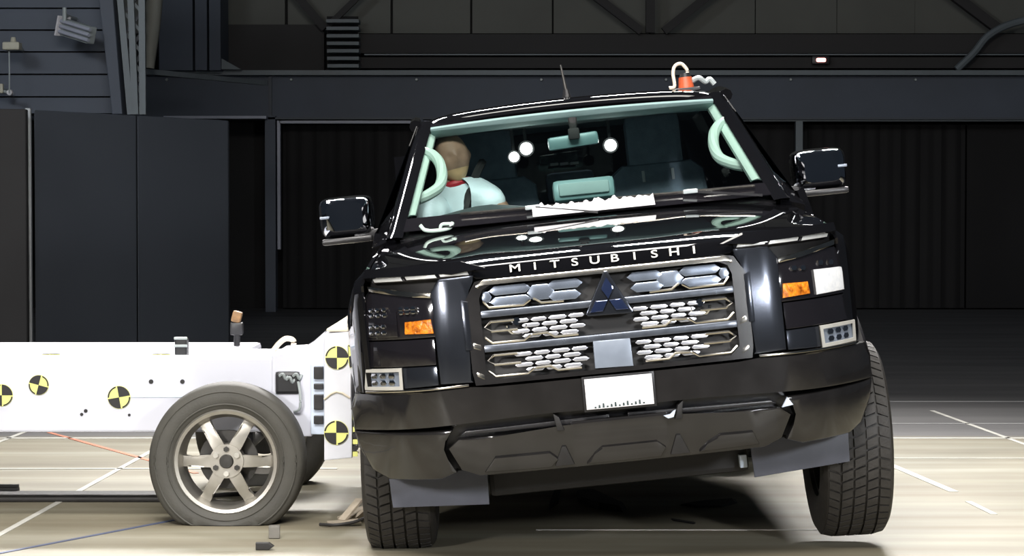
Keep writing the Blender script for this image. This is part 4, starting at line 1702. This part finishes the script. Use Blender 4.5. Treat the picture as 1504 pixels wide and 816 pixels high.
# ------------------------------------------------------------------ loose things
kb = empty('measuring_kit', on_floor(348, 640))
kb.location = (at(348, 505, 10.10).x, 10.10, .752)
tag(kb, 'small brown and orange kit clipped on the rear of the trolley beam', 'instrument')
b = bmesh.new()
add_box(b, (0, 0, .03), (.06, .05, .06), None, .012)
obj('kit_box', b, 'device_black', kb)
b = bmesh.new()
add_box(b, (0, 0, .085), (.045, .04, .055), Matrix.Rotation(R(15), 3, 'Y'), .012)
obj('kit_head', b, 'brown_kit', kb)
b = bmesh.new()
add_cyl(b, (0, 0, -.05), (0, 0, .02), .015, .015, 8)
obj('kit_foot', b, 'device_black', kb)

b = bmesh.new()
add_box(b, (-3.0, 10.02, .012), (2.9, .24, .024), None, .010)  # low flat black strip on the floor
cs = tag(obj('floor_strip', b, 'debris_black', None, None), 'long low black strip lying on the floor behind the trolley wheel', 'cable ramp')
b = bmesh.new()
add_tube(b, spline([(-1.56, 10.0, .015), (-1.45, 10.02, .012), (-1.3, 10.1, .012), (-1.1, 10.15, .012)], 8), .010, 8)
tag(obj('loose_cable', b, 'debris_black'), 'thin black cable trailing off the black strip under the trolley', 'cable')
cb_ = empty('cable_clamp', on_floor(12, 727))
tag(cb_, 'small black clamp on the floor at the edge of the picture', 'clamp')
b = bmesh.new()
add_box(b, (0, 0, .025), (.10, .05, .03), None, .008)
obj('clamp_body', b, 'debris_black', cb_)
b = bmesh.new()
add_bar(b, (-.06, 0, .045), (.05, 0, .045), .02, .014)
obj('clamp_jaw', b, 'debris_black', cb_, None)
b = bmesh.new()
add_cyl(b, (.02, -.02, 0), (.06, -.03, .012), .008, .006, 8)
obj('clamp_screw', b, 'fixture_grey', cb_)
# debris
p = on_floor(403, 790)
b = bmesh.new()
add_box(b, (p.x, p.y, .027), (.045, .045, .05), Matrix.Rotation(R(4), 3, 'Z'), .004)
tag(obj('foam_cube', b, 'debris_grey', None, None), 'small grey foam cube on the floor in front of the trolley wheel', 'debris')
p = on_floor(388, 808)
b = bmesh.new()
poly_prism(b, [(-.034, -.014), (.018, -.014), (.038, 0), (.018, .014), (-.034, .014)], 0, .025, .004)
bmesh.ops.transform(b, matrix=Matrix.Translation((p.x, p.y, .016)), verts=b.verts[:])
tag(obj('pointed_chip', b, 'debris_black', None, None), 'black pointed chip on the floor below the grey foam cube', 'debris')
br = empty('bent_bracket', on_floor(505, 772))
tag(br, 'bent tan bracket with wires lying beside the truck front wheel', 'debris')
b = bmesh.new()
add_bar(b, (-.07, 0, .012), (.07, .02, .020), .05, .012)
obj('flat_bar', b, 'debris_tan', br, None)
b = bmesh.new()
add_bar(b, (-.01, .02, .02), (.06, .1, .10), .04, .010)
obj('raised_arm', b, 'debris_tan', br, None)
b = bmesh.new()
add_bar(b, (.05, .12, .012), (.13, .02, .09), .06, .012)
add_bar(b, (-.02, .14, .01), (.09, .22, .05), .07, .012)
obj('crumpled_sheet', b, 'debris_tan', br, None)
b = bmesh.new()
add_tube(b, spline([(-.10, -.02, .01), (-.03, -.05, .012), (.04, -.03, .02), (.09, .0, .035)], 6), .007, 6)
obj('wire', b, 'debris_black', br)


def shard(pts, z, th, label, tilt=0):
    q = [on_floor(*p) for p in pts]
    c = sum(q, Vector()) / len(q)
    b_ = bmesh.new()
    lo = [b_.verts.new((v.x - c.x, v.y - c.y, 0)) for v in q]
    hi = [b_.verts.new(((v.x - c.x) * .85, (v.y - c.y) * .85, th)) for v in q]
    b_.faces.new(lo)
    b_.faces.new(hi)
    for i in range(len(q)):
        j = (i + 1) % len(q)
        b_.faces.new((lo[i], lo[j], hi[j], hi[i]))
    o_ = obj('plastic_shard', b_, 'debris_black', None, None)
    o_.location = (c.x, c.y, z)
    o_.rotation_euler = (0, tilt, 0)
    tag(o_, label, 'debris', 'plastic shards under the truck')


shard([(998, 742), (1030, 737), (1080, 733), (1084, 739), (1060, 745), (1020, 746)], .002, .008, 'long black shard on the floor near the lifted front wheel')
shard([(845, 725), (870, 724), (921, 748), (915, 753), (880, 748), (850, 738)], .003, .025, 'wide black shard on the floor under the middle of the bumper')
shard([(806, 750), (814, 728), (824, 722), (820, 740)], .003, .03, 'narrow upright black splinter beside the wide black shard')
shard([(985, 762), (1022, 768), (1020, 770), (988, 765)], .002, .004, 'thin black sliver on the floor closest below the lifted wheel side')
